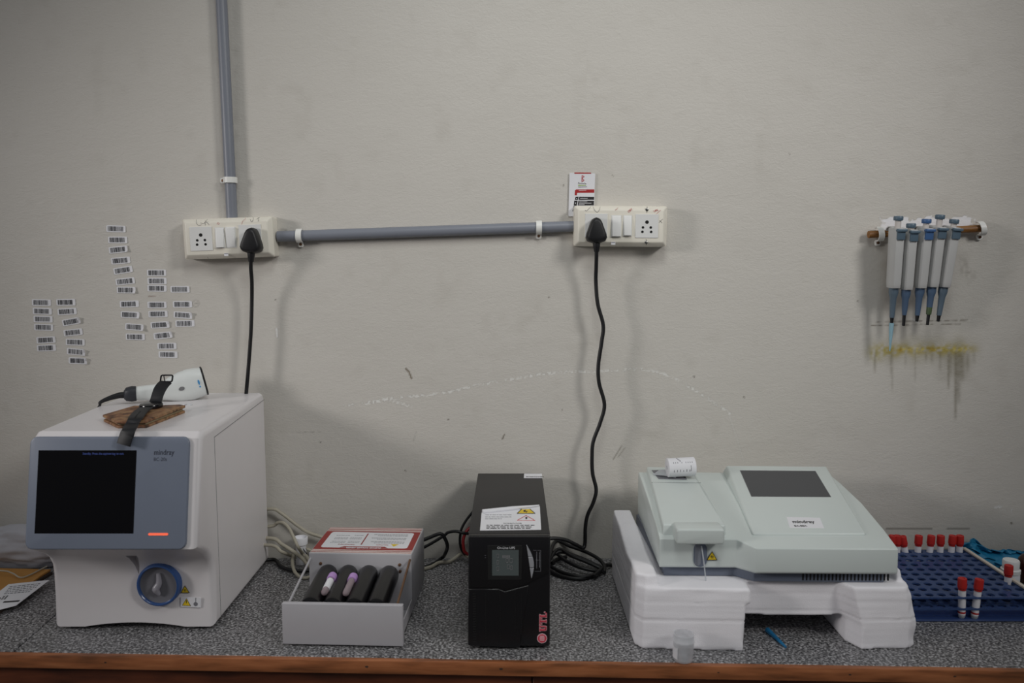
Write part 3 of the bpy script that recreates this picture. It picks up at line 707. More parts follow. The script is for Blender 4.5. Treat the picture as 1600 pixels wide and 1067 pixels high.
# ================================================================ HEMATOLOGY ANALYZER (left)
I4 = Matrix.Identity(4)
XL, XR = -.8485, -.5490
an = thing('hematology_analyzer', 'tall white blood analyzer with grey screen panel at the left end of the counter', 'analyzer', ((XL + XR) / 2, -.2, TOP))
prof = [(-.3700, .757), (-.3690, .79), (-.3675, .82), (-.3675, .855), (-.3700, .874), (-.3800, .891), (-.396, .905), (-.416, .917), (-.4425, .931),
        (-.4060, 1.1200), (-.3920, 1.1300), (-.20, 1.135), (-.0340, 1.1390), (-.0245, 1.1280), (-.0245, .757)]
def xloft(b_, prof, x0, x1, ins, mi=0):
    """profile swept along x with rounded rims"""
    cyy = sum(p[0] for p in prof) / len(prof); n = len(prof)
    def off(dist):
        out = []
        for i in range(n):
            a, b, c = Vector(prof[i - 1]), Vector(prof[i]), Vector(prof[(i + 1) % n])
            e1 = (b - a).normalized(); e2 = (c - b).normalized()
            n1 = Vector((e1.y, -e1.x)); n2 = Vector((e2.y, -e2.x)); m = (n1 + n2); m = m / max(.3, m.length_squared) * 2 if m.length > 1e-6 else n1
            out.append(b - m * dist)
        return out
    area = sum(prof[i - 1][0] * prof[i][1] - prof[i][0] * prof[i - 1][1] for i in range(n)); s = 1 if area > 0 else -1
    loops = []
    for k in range(7):
        a = PI / 2 * k / 6; q = off(s * ins * (1 - math.sin(a))); loops.append([(x0 + ins * (1 - math.cos(a)), p[0], p[1]) for p in q])
    loops2 = []
    for k in range(6, -1, -1):
        a = PI / 2 * k / 6; q = off(s * ins * (1 - math.sin(a))); loops2.append([(x1 - ins * (1 - math.cos(a)), p[0], p[1]) for p in q])
    loft(b_, loops + loops2, mi)
bm = bmesh.new(); xloft(bm, prof, XL, XR, .0115)
body = obj('body', bm, 'bcwhite', an, smooth=30)
# notch above the aperture, cut into the body
cut = bmesh.new()
pn = [Yp(204, 861, -.3675), Yp(222, 861, -.3675), Yp(217, 897, -.3675)]
t_ = bmesh.new(); f_ = [t_.verts.new((p.x, -.40, p.z)) for p in pn]; b2 = [t_.verts.new((p.x, -.352 if i < 2 else -.366, p.z)) for i, p in enumerate(pn)]
t_.faces.new(f_); t_.faces.new(b2[::-1])
for i in range(3): t_.faces.new((f_[i], b2[i], b2[(i + 1) % 3], f_[(i + 1) % 3]))
bmesh.ops.recalc_face_normals(t_, faces=t_.faces)
# underside arch at the front
merge(cut, t_)
lathe(cut, frame(((XL + XR) / 2, -.34, TOP - .53), (1, 0, 0), (0, 0, 1)), [(.545, -.03), (.545, .06)], 256)
cm = bpy.data.meshes.new('cut'); bmesh.ops.recalc_face_normals(cut, faces=cut.faces); cut.to_mesh(cm); cut.free(); co_ = bpy.data.objects.new('cut', cm); C.objects.link(co_)
md = body.modifiers.new('b', 'BOOLEAN'); md.object = co_; md.operation = 'DIFFERENCE'; md.solver = 'EXACT'
apply_mods(body); bpy.data.objects.remove(co_)
body.data.set_sharp_from_angle(angle=math.radians(30))
for x, y in ((XL + .03, -.345), (XR - .03, -.345), (XL + .03, -.05), (XR - .03, -.05)):
    bm = bmesh.new(); lathe(bm, topf((x, y, TOP)), [(.013, 0), (.013, .009)], 16); obj('foot', bm, 'black', an)
# side panel line and seams
bm = bmesh.new()
s0, s1 = Vector((XR + .0002, -.342, 1.108)), Vector((XR + .0002, -.030, 1.124))
tube(bm, [s0, s1], .0006, 6, smooth=False); tube(bm, [s0, Vector((XR + .0002, -.342, .765))], .0004, 6, smooth=False)
obj('panel_seam', bm, 'seam', an)
# sloped grey bezel
v0 = Vector((0, -.4425, .931)); v1 = Vector((0, -.4055, 1.123)); vd = (v1 - v0); PL = vd.length
bx0, bx1 = XL + .0005, -.5675; BW = bx1 - bx0
FB = frame((bx0, v0.y, v0.z), (1, 0, 0), vd)
bm = bmesh.new(); prism(bm, FB, rr(0, 0, BW, PL, .013, 6), -.006, .0052, 0, .0025, 3, 40); bez = obj('screen_bezel', bm, 'bezel', an)
def bu(a, b): return (a * BW, b * PL)
bm = bmesh.new(); a = bu(.058, .142); b = bu(.672, .878); prism(bm, FB, [a, (b[0], a[1]), b, (a[0], b[1])], .0045, .0055); scr = obj('screen', bm, 'screen', bez)
bm = text_bm('Standby. Press the aspirate key to exit.', .0058, FB @ Matrix.Translation((*bu(.335, .838), .0055)), .0002, squeeze=.80)
obj('screen_text', bm, 'scrtext', scr)
bm = bmesh.new(); add_text(bm, 0, 'mindray', .0128, FB @ Matrix.Translation((*bu(.780, .838), .0052)), .0002, squeeze=.86, bold=.0002); obj('logo', bm, 'logo', bez)
bm = text_bm('BC-20s', .0086, FB @ Matrix.Translation((*bu(.780, .783), .0052)), .0002, squeeze=.92); obj('model_text', bm, 'logo', bez)
bm = bmesh.new(); a = bu(.765, .125); b = bu(.888, .147); prism(bm, FB, rr(*a, *b, .002), .0045, .0058); led = obj('status_light', bm, 'led', bez); led['label'] = 'glowing orange status bar'
# sample window
c = Yp(251, 911, -.368); FA = wallf((c.x, -.3735, c.z))
bm = bmesh.new(); lathe(bm, FA, [(.0400, -.012), (.0400, .004), (.0385, .0075), (.0360, .0085), (.0345, .0070), (.0340, .0), (.0340, -.012)], 48); ring = obj('sample_window_ring', bm, 'bluering', an); ring['label'] = 'blue ring of the sample window'
bm = bmesh.new(); lathe(bm, FA, [(.0342, -.012), (.0342, .0030), (.030, .0015), (.018, .0008), (0, .0006)], 48); dish = obj('sample_window', bm, 'dish', ring)
bm = bmesh.new()
tube(bm, [FA @ Vector(p) for p in ((.000, .022, .0028), (.001, .004, .004), (-.004, -.007, .006), (.001, -.018, .004))], [.0035, .0055, .0070, .0030], 10)
obj('sample_probe', bm, 'probe', dish)
# stickers by the window
def tri(cx, cy, s): return [(cx - s * .58, cy - s * .5), (cx + s * .58, cy - s * .5), (cx, cy + s * .5)]
def biohazard(b_, M, s, h, my, mk):
    prism(b_, M, tri(0, 0, s), 0, h, mk); prism(b_, M, tri(0, -.03 * s, s * .80), h, h + .0002, my)
    for k in range(3):
        a = math.radians(90 + 120 * k); prism(b_, M, circ(.115 * s * math.cos(a), -.12 * s + .115 * s * math.sin(a), .11 * s, 12), h + .0002, h + .0004, mk)
        prism(b_, M, circ(.165 * s * math.cos(a), -.12 * s + .165 * s * math.sin(a), .07 * s, 10), h + .0004, h + .0005, my)
    prism(b_, M, circ(0, -.12 * s, .05 * s, 8), h + .0004, h + .0006, my)
c = Yp(289.5, 920, -.368); bm = bmesh.new(); biohazard(bm, wallf((c.x, -.3690, c.z)), .0140, .0005, 0, 1)
o = obj('biohazard_sticker', bm, ['yellow', 'dkprint'], an); o['label'] = 'small yellow biohazard triangle'
c = Yp(298.5, 940.5, -.37); M = wallf((c.x, -.3705, c.z)) @ Matrix.Rotation(math.radians(-3), 4, 'Z')
bm = bmesh.new(); prism(bm, M, [(-.0185, -.0095), (.0185, -.0095), (.0185, .0095), (-.0185, .0095)], 0, .0006, 0)
t2 = M @ Matrix.Translation((-.0080, 0, .0006)); prism(bm, t2, tri(0, 0, .0145), 0, .0002, 2); prism(bm, t2, tri(0, -.0003, .0122), .0002, .0004, 1); prism(bm, t2, [(-.0006, -.002), (.0006, -.002), (.0009, .0035), (-.0009, .0035)], .0004, .0005, 2)
t2 = M @ Matrix.Translation((.009, 0, .0006)); prism(bm, t2, [(-.0005, .001), (.0005, .001), (.0008, .009), (-.0008, .009)], 0, .0002, 3); prism(bm, t2, circ(0, -.003, .004, 12), 0, .0002, 3)
o = obj('warning_label', bm, ['label', 'yellow', 'dkprint', 'greyprint'], an); o['label'] = 'white label with a yellow warning triangle'

# ---- wallet on top
def ztop(y): return 1.129 + (y + .392) * (.009 / .358)
wp = [Zp(163, 655, 1.142), Zp(207, 631, 1.142), Zp(287, 639, 1.142), Zp(284, 646, 1.142), Zp(238, 667, 1.138), Zp(191, 664.5, 1.138)]
wl_ = thing('wallet', 'worn brown leather wallet lying on top of the tall white analyzer', 'wallet', (-.71, -.27, 1.133))
wpoly = [(-.765, -.318), (-.744, -.235), (-.655, -.228), (-.640, -.240), (-.660, -.372), (-.712, -.374)]
def layer(name, z0, z1, shrink, m, bev=.002):
    b_ = bmesh.new(); cx = sum(p[0] for p in wpoly) / 6; cyy = sum(p[1] for p in wpoly) / 6
    q = [(cx + (x - cx) * shrink, cyy + (y - cyy) * shrink) for x, y in wpoly]
    t = bmesh.new(); prism(t, I4, q, 0, z1 - z0, 0, bev, 3, 30)
    bmesh.ops.subdivide_edges(t, edges=[e for e in t.edges if e.calc_length() > .02], cuts=5, use_grid_fill=True)
    for v in t.verts:
        u = (v.co.x + .765) / .125
        v.co.z += z0 + ztop(v.co.y) - 1.1325 + .0035 * max(0, u - .55) * (z1 > 1.142)
    merge(b_, t); return obj(name, b_, m, wl_, 50)
layer('lower_flap', 1.1332, 1.1388, .985, 'wallet'); layer('inner_cards', 1.1388, 1.1418, .93, 'walletin', .0008); layer('upper_flap', 1.1418, 1.1472, 1.0, 'wallet')
bm = bmesh.new(); q = [Vector((-.648, -.236, 1.1462)), Vector((-.640, -.231, 1.1500)), Vector((-.632, -.232, 1.1475))]
ribbon(bm, [q[0] + Vector((-.006, 0, 0)), q[0], q[1], q[2]], [Vector((.2, 1, 0))] * 4, .012, .0012); obj('paper_corner', bm, 'paper', wl_)

# ---- barcode scanner lying behind it
sc = thing('barcode_scanner', 'white handheld barcode scanner lying on the tall analyzer behind the wallet', 'scanner', (-.70, -.12, 1.137))
SA = math.radians(24)                                   # the head points away to the right
sd = Vector((math.cos(SA), math.sin(SA), 0)); sn = Vector((-math.sin(SA), math.cos(SA), 0))
s0_ = Yp(262, 610, -.122)
def sy(px, py, off=0.):
    """point on the scanner's own upright centre plane"""
    d = ray(px, py); o_ = s0_ + sn * off; t = (o_ - CAM).dot(sn) / d.dot(sn); return CAM + d * t
def oval(c, rz, ry, tilt, n=24, pw=.72):
    out = []
    for k in range(n):
        a = 2 * PI * k / n; ca, sa = math.cos(a), math.sin(a)
        y, z = ry * math.copysign(abs(ca) ** pw, ca), rz * math.copysign(abs(sa) ** pw, sa)
        out.append(c + sn * y + sd * (-z * math.sin(tilt)) + Vector((0, 0, z * math.cos(tilt))))
    return out
st = [((211, 614.6), .0136, .0150, 0), ((224, 613.8), .0150, .0155, 0), ((243, 612.6), .0165, .0160, 0), ((256, 610), .0200, .0180, .02), ((266, 607.5), .0250, .0205, .05), ((281, 604.5), .0312, .0240, .10), ((297, 600.8), .0336, .0265, .16), ((310, 597.3), .0318, .0275, .20), ((317.5, 595.2), .0300, .0275, .22)]
bm = bmesh.new(); loft(bm, [oval(sy(*p), rz, ry, t) for p, rz, ry, t in st]); shell = obj('shell', bm, 'scanner', sc, 60)
bm = bmesh.new(); loft(bm, [oval(sy(*p), rz, ry, t) for p, rz, ry, t in (((317.6, 595.1), .0308, .0284, .22), ((319.6, 594.6), .0310, .0286, .22), ((320.4, 594.4), .0290, .0266, .22))]); win = obj('window_rim', bm, 'black', sc)
bm = bmesh.new(); loft(bm, [oval(sy(*p), rz, ry, t) for p, rz, ry, t in (((193.5, 617), .0080, .0085, 0), ((197, 616), .0135, .0135, 0), ((206, 615.2), .0160, .0158, 0), ((213, 614.6), .0150, .0160, 0))]); obj('cable_boot', bm, 'scangrey', sc)
bm = bmesh.new(); tube(bm, [sy(196, 617), sy(185, 618), sy(170, 622.5), sy(157, 628.5), sy(152, 632.5) + Vector((.004, 0, -.003)), Vector((-.8560, -.185, 1.10)), Vector((-.8560, -.180, 1.0)), Vector((-.8560, -.18, .90))], [.0070, .0062, .0048, .0034, .0026, .0026, .0026, .0026], 10); obj('scanner_cable', bm, 'black', sc)
c = sy(284, 607, -.0232); bm = bmesh.new(); M = frame(c, sd, (-.08, 0, 1)) @ Matrix.Rotation(.2, 4, 'Z'); prism(bm, M, circ(0, 0, .0058, 18, .0040), -.004, .0024, 0, .0006); obj('trigger_button', bm, 'seam', sc)
bm = bmesh.new(); c = sy(311.5, 600, -.0274); M = frame(c, sd, (0, 0, 1)) @ Matrix.Rotation(math.radians(14), 4, 'Z')
prism(bm, M, circ(0, .0040, .0019, 12, .0055), -.003, .0010); prism(bm, M, circ(0, -.0055, .0017, 10, .0020), -.003, .0010)
obj('printed_mark', bm, 'scanblue', sc)

# ---- wristwatch
wt = thing('wristwatch', 'black wristwatch lying across the wallet, strap hanging over the grey panel', 'watch', (-.70, -.28, 1.148))
cw = Zp(236, 633.5, 1.1520)
bm = bmesh.new()
low = [Zp(228, 637.5, 1.1525), Zp(219, 644, 1.1515), Zp(211.5, 654, 1.1500), Yp(206, 663, -.392), Yp(201.5, 672, -.4170), Yp(197.5, 681, -.4215), Yp(194.5, 690, -.4240), Yp(193, 695, -.4250)]
ribbon(bm, low, [Vector((1, -.25, 0))] * 3 + [Vector((1, -.10, .10))] * 5, .0255, .0034); ls = obj('lower_strap', bm, 'strap', wt)
for k in range(6):
    bm = bmesh.new(); p = low[1] * (1 - k / 5) + low[2] * (k / 5); lathe(bm, topf(p + Vector((0, 0, .0016 + .0002 * k))), [(.0017, 0), (.0012, .0006), (0, .0005)], 8); obj('strap_hole', bm, 'hole', ls)
bm = bmesh.new()
up_ = [Zp(240, 631, 1.1530), Yp(243.5, 626, cw.y + .020), Yp(246, 618, cw.y + .026), Yp(249.5, 609, cw.y + .034), Yp(254, 602, cw.y + .044), Yp(259, 597, cw.y + .054)]
ribbon(bm, up_, [Vector((1, -.20, 0))] * 3 + [Vector((1, -.2, -.15))] * 3, .0255, .0032); us = obj('upper_strap', bm, 'strap', wt)
e = up_[-1]; M = frame(e + Vector((.001, .000, .002)), (1, -.15, .02), (.12, .35, .95))
bm = bmesh.new(); q = rr(-.0125, -.001, .0125, .0120, .003, 4); tube(bm, [M @ Vector((a, b, 0)) for a, b in q], .0017, 8, closed=True, sub=1, smooth=False); tube(bm, [M @ Vector((-.002, -.001, .001)), M @ Vector((-.006, .011, .002))], .0011, 6, smooth=False)
obj('buckle', bm, 'watch', us)
bm = bmesh.new(); M = frame(cw, (1, -.2, .02), (.1, 1, .06))
lathe(bm, M, [(.0205, -.0045), (.0215, -.003), (.0218, .001), (.0205, .0038), (.0180, .0046), (0, .0046)], 32); obj('case', bm, 'watch', wt)

# ================================================================ LEFT END OF THE COUNTER
bm = bmesh.new()
cb = thing('cardboard_box', 'flattened brown cardboard box on the counter at the far left', 'cardboard', (-1.12, -.2, TOP))
bm = bmesh.new(); prism(bm, I4, [(-1.33, -.36), (-.990, -.33), (-1.004, -.14), (-1.000, -.10), (-1.33, -.08)], TOP + .0002, TOP + .0060); obj('lower_flap', bm, 'carddark', cb)
bm = bmesh.new(); prism(bm, I4, [(-1.33, -.355), (-.996, -.32), (-1.008, -.13), (-1.006, -.095), (-1.33, -.075)], TOP + .0060, TOP + .0105, 0, .0008, 1); obj('upper_flap', bm, 'cardboard', cb)
zc = TOP + .0110
pq = [Zp(13.5, 912.7, zc), Zp(77.5, 906, zc), Zp(25, 946, zc), Zp(-22, 958, zc), Zp(-22, 940, zc)]
pp = thing('shipping_label_sheet', 'white printed paper lying on the flattened cardboard box', 'paper', (-1.04, -.2, TOP + .0105))
bm = bmesh.new(); prism(bm, I4, [(p.x, p.y) for p in pq][::-1], TOP + .0106, TOP + .0112); obj('sheet', bm, 'paper', pp)
bm = bmesh.new(); r_ = random.Random(5)
def pat(u, v): a = pq[0] * (1 - u) + pq[1] * u; b = Zp(-12, 948, zc) * (1 - u) + pq[2] * u; return a * (1 - v) + b * v
def pquad(u0, u1, v0, v1, mi=0): prism(bm, I4, [(p.x, p.y) for p in (pat(u0, v0), pat(u0, v1), pat(u1, v1), pat(u1, v0))], TOP + .0111, TOP + .0114, mi)
for v in (.12, .2, .28, .36, .44): 
    u = .08
    while u < .86: w = r_.uniform(.03, .1); pquad(u, u + w, v, v + .035); u += w + .025
u = .05
pquad(.3, .9, .80, .86, 1); pquad(.03, .08, .62, .9, 1)
for u in (.12, .16, .22, .25): pquad(u, u + .02, .55, .72, 1)
obj('print', bm, ['greyprint', 'dkprint'], pp)
# crumpled bag against the wall
bm = bmesh.new(); bmesh.ops.create_icosphere(bm, subdivisions=5, radius=1)
from mathutils import noise as mn
for v in bm.verts:
    c = v.co.copy(); f = 1 + .22 * mn.noise(c * 1.7) + .10 * mn.noise(c * 4.5) + .06 * abs(mn.noise(c * 9))
    v.co = Vector((-1.09 + c.x * f * .125, -.047 + c.y * f * .036, TOP + .046 + c.z * f * .048))
    v.co.z = max(v.co.z, TOP + .0008); v.co.y = min(v.co.y, -.003)
tag(obj('plastic_bag', bm, 'bag', smooth=80), 'crumpled whitish plastic bag against the wall behind the cardboard', 'bag')
bm = bmesh.new(); tube(bm, [Vector((-1.35, -.090, TOP + .012)), Zp(-10, 891, .772), Zp(18, 895, .768), Zp(36, 902, .7640), Vector((-1.02, -.085, TOP + .013))], .0016, 8)
tag(obj('thin_cable', bm, 'beige'), 'thin beige cable in front of the whitish plastic bag', 'cable')

# ================================================================ CABLES BETWEEN ANALYZER AND MIXER
def cable(pts, r, m, label, cat='cable', name='cable', group='loose cables on the counter', closed=False):
    b_ = bmesh.new(); tube(b_, pts, r * (1.18 if m == 'beige' else 1), 10, closed=closed)
    return tag(obj(name, b_, m), label, cat, group)
def zy(px, py, z): return Zp(px, py, z)
cable([Vector((-.60, -.014, .86))] + pathY([(424, 795), (440, 802), (462, 819), (480, 831), (500, 838), (524, 845), (545, 850)], -.020) + [Vector((-.30, -.014, .80)), Vector((-.29, -.016, .765))], .0032, 'beige', 'upper beige cable sloping along the wall from the analyzer to the mixer')
cable([Vector((-.62, -.015, .82))] + pathY([(424, 822), (433, 817, -.03), (443, 817, -.04), (452, 826, -.05), (459, 840, -.06), (466, 855, -.07)], -.025) + [Zp(474, 866, .776), Zp(485, 880, .768), Zp(500, 888, .762), Zp(520, 893, .757)], .0031, 'beige', 'beige cable arching up beside the white cap behind the mixer')
cable([Vector((-.62, -.02, .80))] + pathY([(424, 841, -.05), (440, 850, -.06), (456, 860, -.07)], -.05) + [Zp(472, 872, .774), Zp(484, 884, .766), (Zp(500, 891, .758)), Zp(518, 899, .757)], .0036, 'beige', 'thick beige cable coming from the analyzer towards the mixer')
cable([Vector((-.62, -.03, .79))] + pathY([(424, 852, -.07), (440, 862, -.08)], -.05) + [Zp(456, 868, .770), Zp(474, 873, .764), Zp(492, 872, .762), Zp(512, 872, .758)], .0031, 'beige', 'lowest beige cable leaving the analyzer side')
cable([Zp(500, 866, .765), Zp(480, 858, .776), Zp(470, 857, .783), Zp(460, 864, .776), Zp(457, 878, .768), Zp(460, 892, .760), Zp(468, 901, .7536), Zp(478, 903, .7536), Zp(487, 899, .7536), Zp(491, 890, .760), Zp(486, 879, .774), Zp(478, 868, .782)], .0031, 'beige', 'beige cable tied into a loop in front of the white cap')
cable([Vector((-.60, -.06, .757)), Zp(426, 874, .756), Zp(438, 884, .756), Zp(452, 890, .756), Zp(472, 892, .7560), Zp(498, 889, .7560)], .0040, 'blackcord', 'black cable on the counter below the beige loop')
b_ = bmesh.new(); c = Zp(472, 858, .784); tube(b_, [c + Vector(p) for p in ((-.010, 0, -.006), (-.004, -.008, .004), (.004, -.006, .005), (.008, .003, -.001), (.004, .009, -.006))], .0013, 6, closed=True); tube(b_, [c + Vector((.003, -.006, .005)), c + Vector((.016, -.012, -.012)), c + Vector((.020, -.02, -.020))], .001, 6)
tag(obj('cable_tie', b_, 'black'), 'black wire tie round the beige cable loop', 'cable tie')
b_ = bmesh.new(); c = Yp(470, 846, -.034)
lathe(b_, topf((c.x, -.034, TOP)), [(.0115, 0), (.0115, .043), (.0150, .046), (.0158, .0605), (.0152, .0620), (.0132, .0620), (.0125, .054), (0, .0535)], 28)
tag(obj('plastic_jar', b_, 'label'), 'small white plastic jar standing at the wall behind the beige loop', 'jar')

# ================================================================ ROLLER MIXER
mo = Vector((-.2935, -.437, TOP)); ya = math.radians(-2.6)
RM = Matrix.Translation((-.2935, -.2945, TOP)) @ Matrix.Rotation(ya, 4, 'Z')      # local: x right, y back, z up, y=0 at the housing front
mx_ = thing('roller_mixer', 'grey blood roller mixer with four black rollers beside the tall analyzer', 'roller mixer', (-.2935, -.30, TOP))
def mb(lo, hi, mi=0, bev=.001, seg=2, b_=None):
    b_ = b_ or bmesh.new(); box(b_, lo, hi, mi, bev, seg, RM); return b_
HW = .1005
b_ = bmesh.new()
box(b_, (-HW, 0, .006), (HW, .157, .1185), 0, .0025, 2, RM)
hs = obj('housing', b_, 'mixer', mx_)
b_ = bmesh.new(); box(b_, (-HW, -.137, .0045), (HW, .15, .0075), 0, .0006, 1, RM)
box(b_, (HW - .002, -.137, .0045), (HW, 0, .030), 0, .0005, 1, RM); box(b_, (-HW, -.137, .0045), (-HW + .002, 0, .030), 0, .0005, 1, RM); obj('base_pan', b_, 'mixerdk', mx_)
b_ = bmesh.new(); box(b_, (-HW - .0075, -.1435, .0035), (HW + .0075, -.1335, .0790), 0, .0016, 3, RM); obj('front_plate', b_, 'mixer', mx_)
for x, y in ((-.085, -.125), (.085, -.125), (-.085, .14), (.085, .14)):
    b_ = bmesh.new(); lathe(b_, RM @ topf((x, y, 0)), [(.008, 0), (.009, .006)], 14); obj('foot', b_, 'black', mx_)
for kx in (-.0600, -.0205, .0190, .0585):
    b_ = bmesh.new(); M = RM @ frame((kx, -.001, .0835), (1, 0, 0), (0, -.127, 1))
    lathe(b_, M, [(.006, -.003), (.0130, .0015), (.0168, .0050), (.0185, .0110), (.0192, .0200), (.0192, .1240), (.0184, .1295), (.006, .131)], 36); ro = obj('roller', b_, 'roller', mx_, 30)
for s in (-1, 1):
    b_ = bmesh.new(); M = RM
    tube(b_, [M @ Vector((s * (HW - .0035), .001, .1080)), M @ Vector((s * (HW - .0035), -.134, .0775))], .0022, 8, smooth=False); obj('side_rod', b_, 'mixerdk' if s < 0 else 'rust', mx_)
for x, z in ((-.077, .098), (.077, .098), (.078, .085)):
    b_ = bmesh.new(); lathe(b_, RM @ frame((x, 0, z), (1, 0, 0), (0, 0, 1)), [(.0030, -.001), (.0030, .0012), (.0015, .002), (0, .002)], 12); obj('screw', b_, 'rust', mx_)
# printed top label: readable from the far side
LW, LD = .196, .150
FL = RM @ Matrix.Translation((0, .0785, .1185)) @ Matrix.Rotation(PI, 4, 'Z')
b_ = bmesh.new(); r_ = random.Random(11)
prism(b_, FL, [(-LW / 2, -LD / 2), (LW / 2, -LD / 2), (LW / 2, LD / 2), (-LW / 2, LD / 2)], 0, .0004, 0)
lab = obj('top_label', b_, 'cream', mx_); lab['label'] = 'red and white printed instruction label'
b_ = bmesh.new()
def lq(x0, y0, x1, y1, mi, h=.0006, r=0):
    prism(b_, FL, rr(x0, y0, x1, y1, r) if r else [(x0, y0), (x1, y0), (x1, y1), (x0, y1)], .0004, h, mi)
lq(-LW / 2, -.050, LW / 2, .058, 0)
for y0, h in ((.0625, .0025), (.0705, .002), (-.055, .002), (-.0645, .004), (-.0725, .002)): lq(-LW / 2, y0, LW / 2, y0 + h, 0)
lq(-.086, -.044, .086, .048, 1, .0007, .007)
prism(b_, FL, [(-.048, .0475), (.048, .0475), (.040, .0400), (-.040, .0400)][::-1], .0006, .0008, 0)
add_text(b_, 1, 'BLOOD ROLLER MIXER', .0090, FL @ Matrix.Translation((0, .0455, .0008)), .0003, 'CENTER', squeeze=.74, bold=.0002)
lq(.0075, -.036, .0100, .030, 0, .0009)
# caution side lies on the left when read, i.e. right in the photo
prism(b_, FL, [(-.066, .025), (-.050, .025), (-.058, .038)], .0007, .0010, 3)
add_text(b_, 2, 'CAUTION', .0060, FL @ Matrix.Translation((-.046, .028, .0007)), .0003, squeeze=.9)
add_text(b_, 2, 'SPECIFICATIONS', .0056, FL @ Matrix.Translation((.022, .028, .0007)), .0003, squeeze=.8)
for k in range(8):
    y = .018 - k * .0072
    if k in (2, 5): continue
    dashes(b_, FL, -.075, -.002 if k % 3 else -.014, y, .0020, 4, r_, .0007, .0009)
    if k < 7: dashes(b_, FL, .016, .040, y, .0018, 4, r_, .0007, .0009); dashes(b_, FL, .044, .076, y + .001, .0018, 4, r_, .0007, .0009)
obj('label_print', b_, ['maroon', 'label', 'maroon', 'yellow', 'greyprint'], lab)

# ---- two sample tubes on the rollers
def edta(label, kx, y0, white):
    t = thing('blood_tube', label, 'blood tube', (0, 0, 0), 'purple capped tubes on the roller mixer')
    b_ = bmesh.new(); lathe(b_, topf((0, 0, 0)), [(0, 0), (.0030, .0007), (.0052, .003), (.0062, .007), (.0062, .062), (.0054, .062), (.0054, .008), (0, .004)], 20); tb_ = obj('tube', b_, 'tubeglass', t)
    b_ = bmesh.new(); lathe(b_, topf((0, 0, 0)), [(0, .0042), (.0045, .006), (.0053, .009), (.0053, .020 if white else .044), (0, .020 if white else .044)], 18); obj('blood', b_, 'blood', tb_)
    b_ = bmesh.new(); lathe(b_, topf((0, 0, 0)), [(.0064, .050), (.0080, .0502), (.0083, .052), (.0083, .064), (.0079, .0665), (.0060, .068), (.0045, .0665), (0, .066)], 22); cp_ = obj('cap', b_, 'purple', t)
    if white:
        b_ = bmesh.new(); lathe(b_, topf((0, 0, 0)), [(.0063, .016), (.0066, .016), (.0066, .047), (.0063, .047)], 20); obj('paper_label', b_, 'label', tb_)
    M = RM @ Matrix.Translation((kx, y0, .0835 + .127 * y0 + .0168)) @ Matrix.Rotation(-PI / 2 + math.atan(.127), 4, 'X')
    t.location = M.translation; t.rotation_euler = M.to_euler()
    return t
edta('purple capped tube with white label, left of the two on the rollers', -.0400, -.1160, True)
edta('purple capped tube without white label, right of the two on the rollers', -.0005, -.1175, False)
# ================================================================ UPS
up = thing('ups_unit', 'black upright power supply unit with small screen standing at the middle of the counter', 'power supply', (-.004, -.24, TOP))
UX0, UX1 = -.0760, .0665; UF, UB, UT = -.4465, -.030, .9570
b_ = bmesh.new(); box(b_, (UX0, UF + .012, TOP + .004), (UX1, UB, UT), 0, .0015, 2); obj('case', b_, 'ups', up)
b_ = bmesh.new()
box(b_, (UX0 - .0002, UF, TOP + .006), (UX1 + .0002, UF + .0125, UT - .0005), 0, .003, 3)
obj('front_panel', b_, 'upsfront', up)
for x in (UX0 + .02, UX1 - .02):
    for y in (UF + .03, UB - .03):
        b_ = bmesh.new(); lathe(b_, topf((x, y, TOP)), [(.009, 0), (.009, .005)], 12); obj('foot', b_, 'black', up)
def U(px, py): p = Yp(px, py, UF); return (p.x - UX0, p.z - TOP)
FU = wallf((UX0, UF, TOP))
UW = UX1 - UX0
# panel above the step line, raised
b_ = bmesh.new()
prism(b_, FU, [U(735, 838), U(735, 917), U(778, 917), U(790, 921), U(822, 912), U(857, 894), U(857, 838)], -.002, .0025, 0, .0012, 2); pan = obj('control_panel', b_, 'upsfront', up)
b_ = bmesh.new(); prism(b_, FU, [U(762, 851), U(762, 905), U(815, 905), U(816, 851)], .0022, .0034, 0, .0006, 1); lb = obj('display_surround', b_, 'upsvent', pan)
b_ = bmesh.new(); prism(b_, FU, [U(769, 858), U(769, 898), U(810.5, 898), U(810.5, 858)], .0030, .0038); lc = obj('display', b_, 'lcd', lb); lc['label'] = 'grey lcd display'
b_ = bmesh.new()
for zx, zy_, zw in ((320, 690, 90), (260, 690, 20), (260, 760, 20), (260, 830, 20), (360, 740, 26), (400, 740, 34), (375, 810, 26), (410, 820, 20)):
    a = U(740 + zx * .1405, 770 + (zy_ + 26) * .1405); c = U(740 + (zx + zw) * .1405, 770 + (zy_ - 18) * .1405)
    if zw > 60:
        n = 4; w = (c[0] - a[0]) / n
        for k in range(n): prism(b_, FU, rr(a[0] + k * w, a[1], a[0] + k * w + w * .7, c[1] - .002, .0006, 2), .0037, .0040)
    else: 
        tube(b_, [FU @ Vector((q[0], q[1], .0040)) for q in rr(a[0], a[1], c[0], c[1], .001, 2)], .0004, 5, closed=True, sub=1, smooth=False)
obj('display_segments', b_, 'seam', lc)
b_ = text_bm('On-Line UPS', .0058, FU @ Matrix.Translation((*U(777, 856.5), .0035)), .0003, squeeze=1.0); obj('panel_text', b_, 'label', pan)
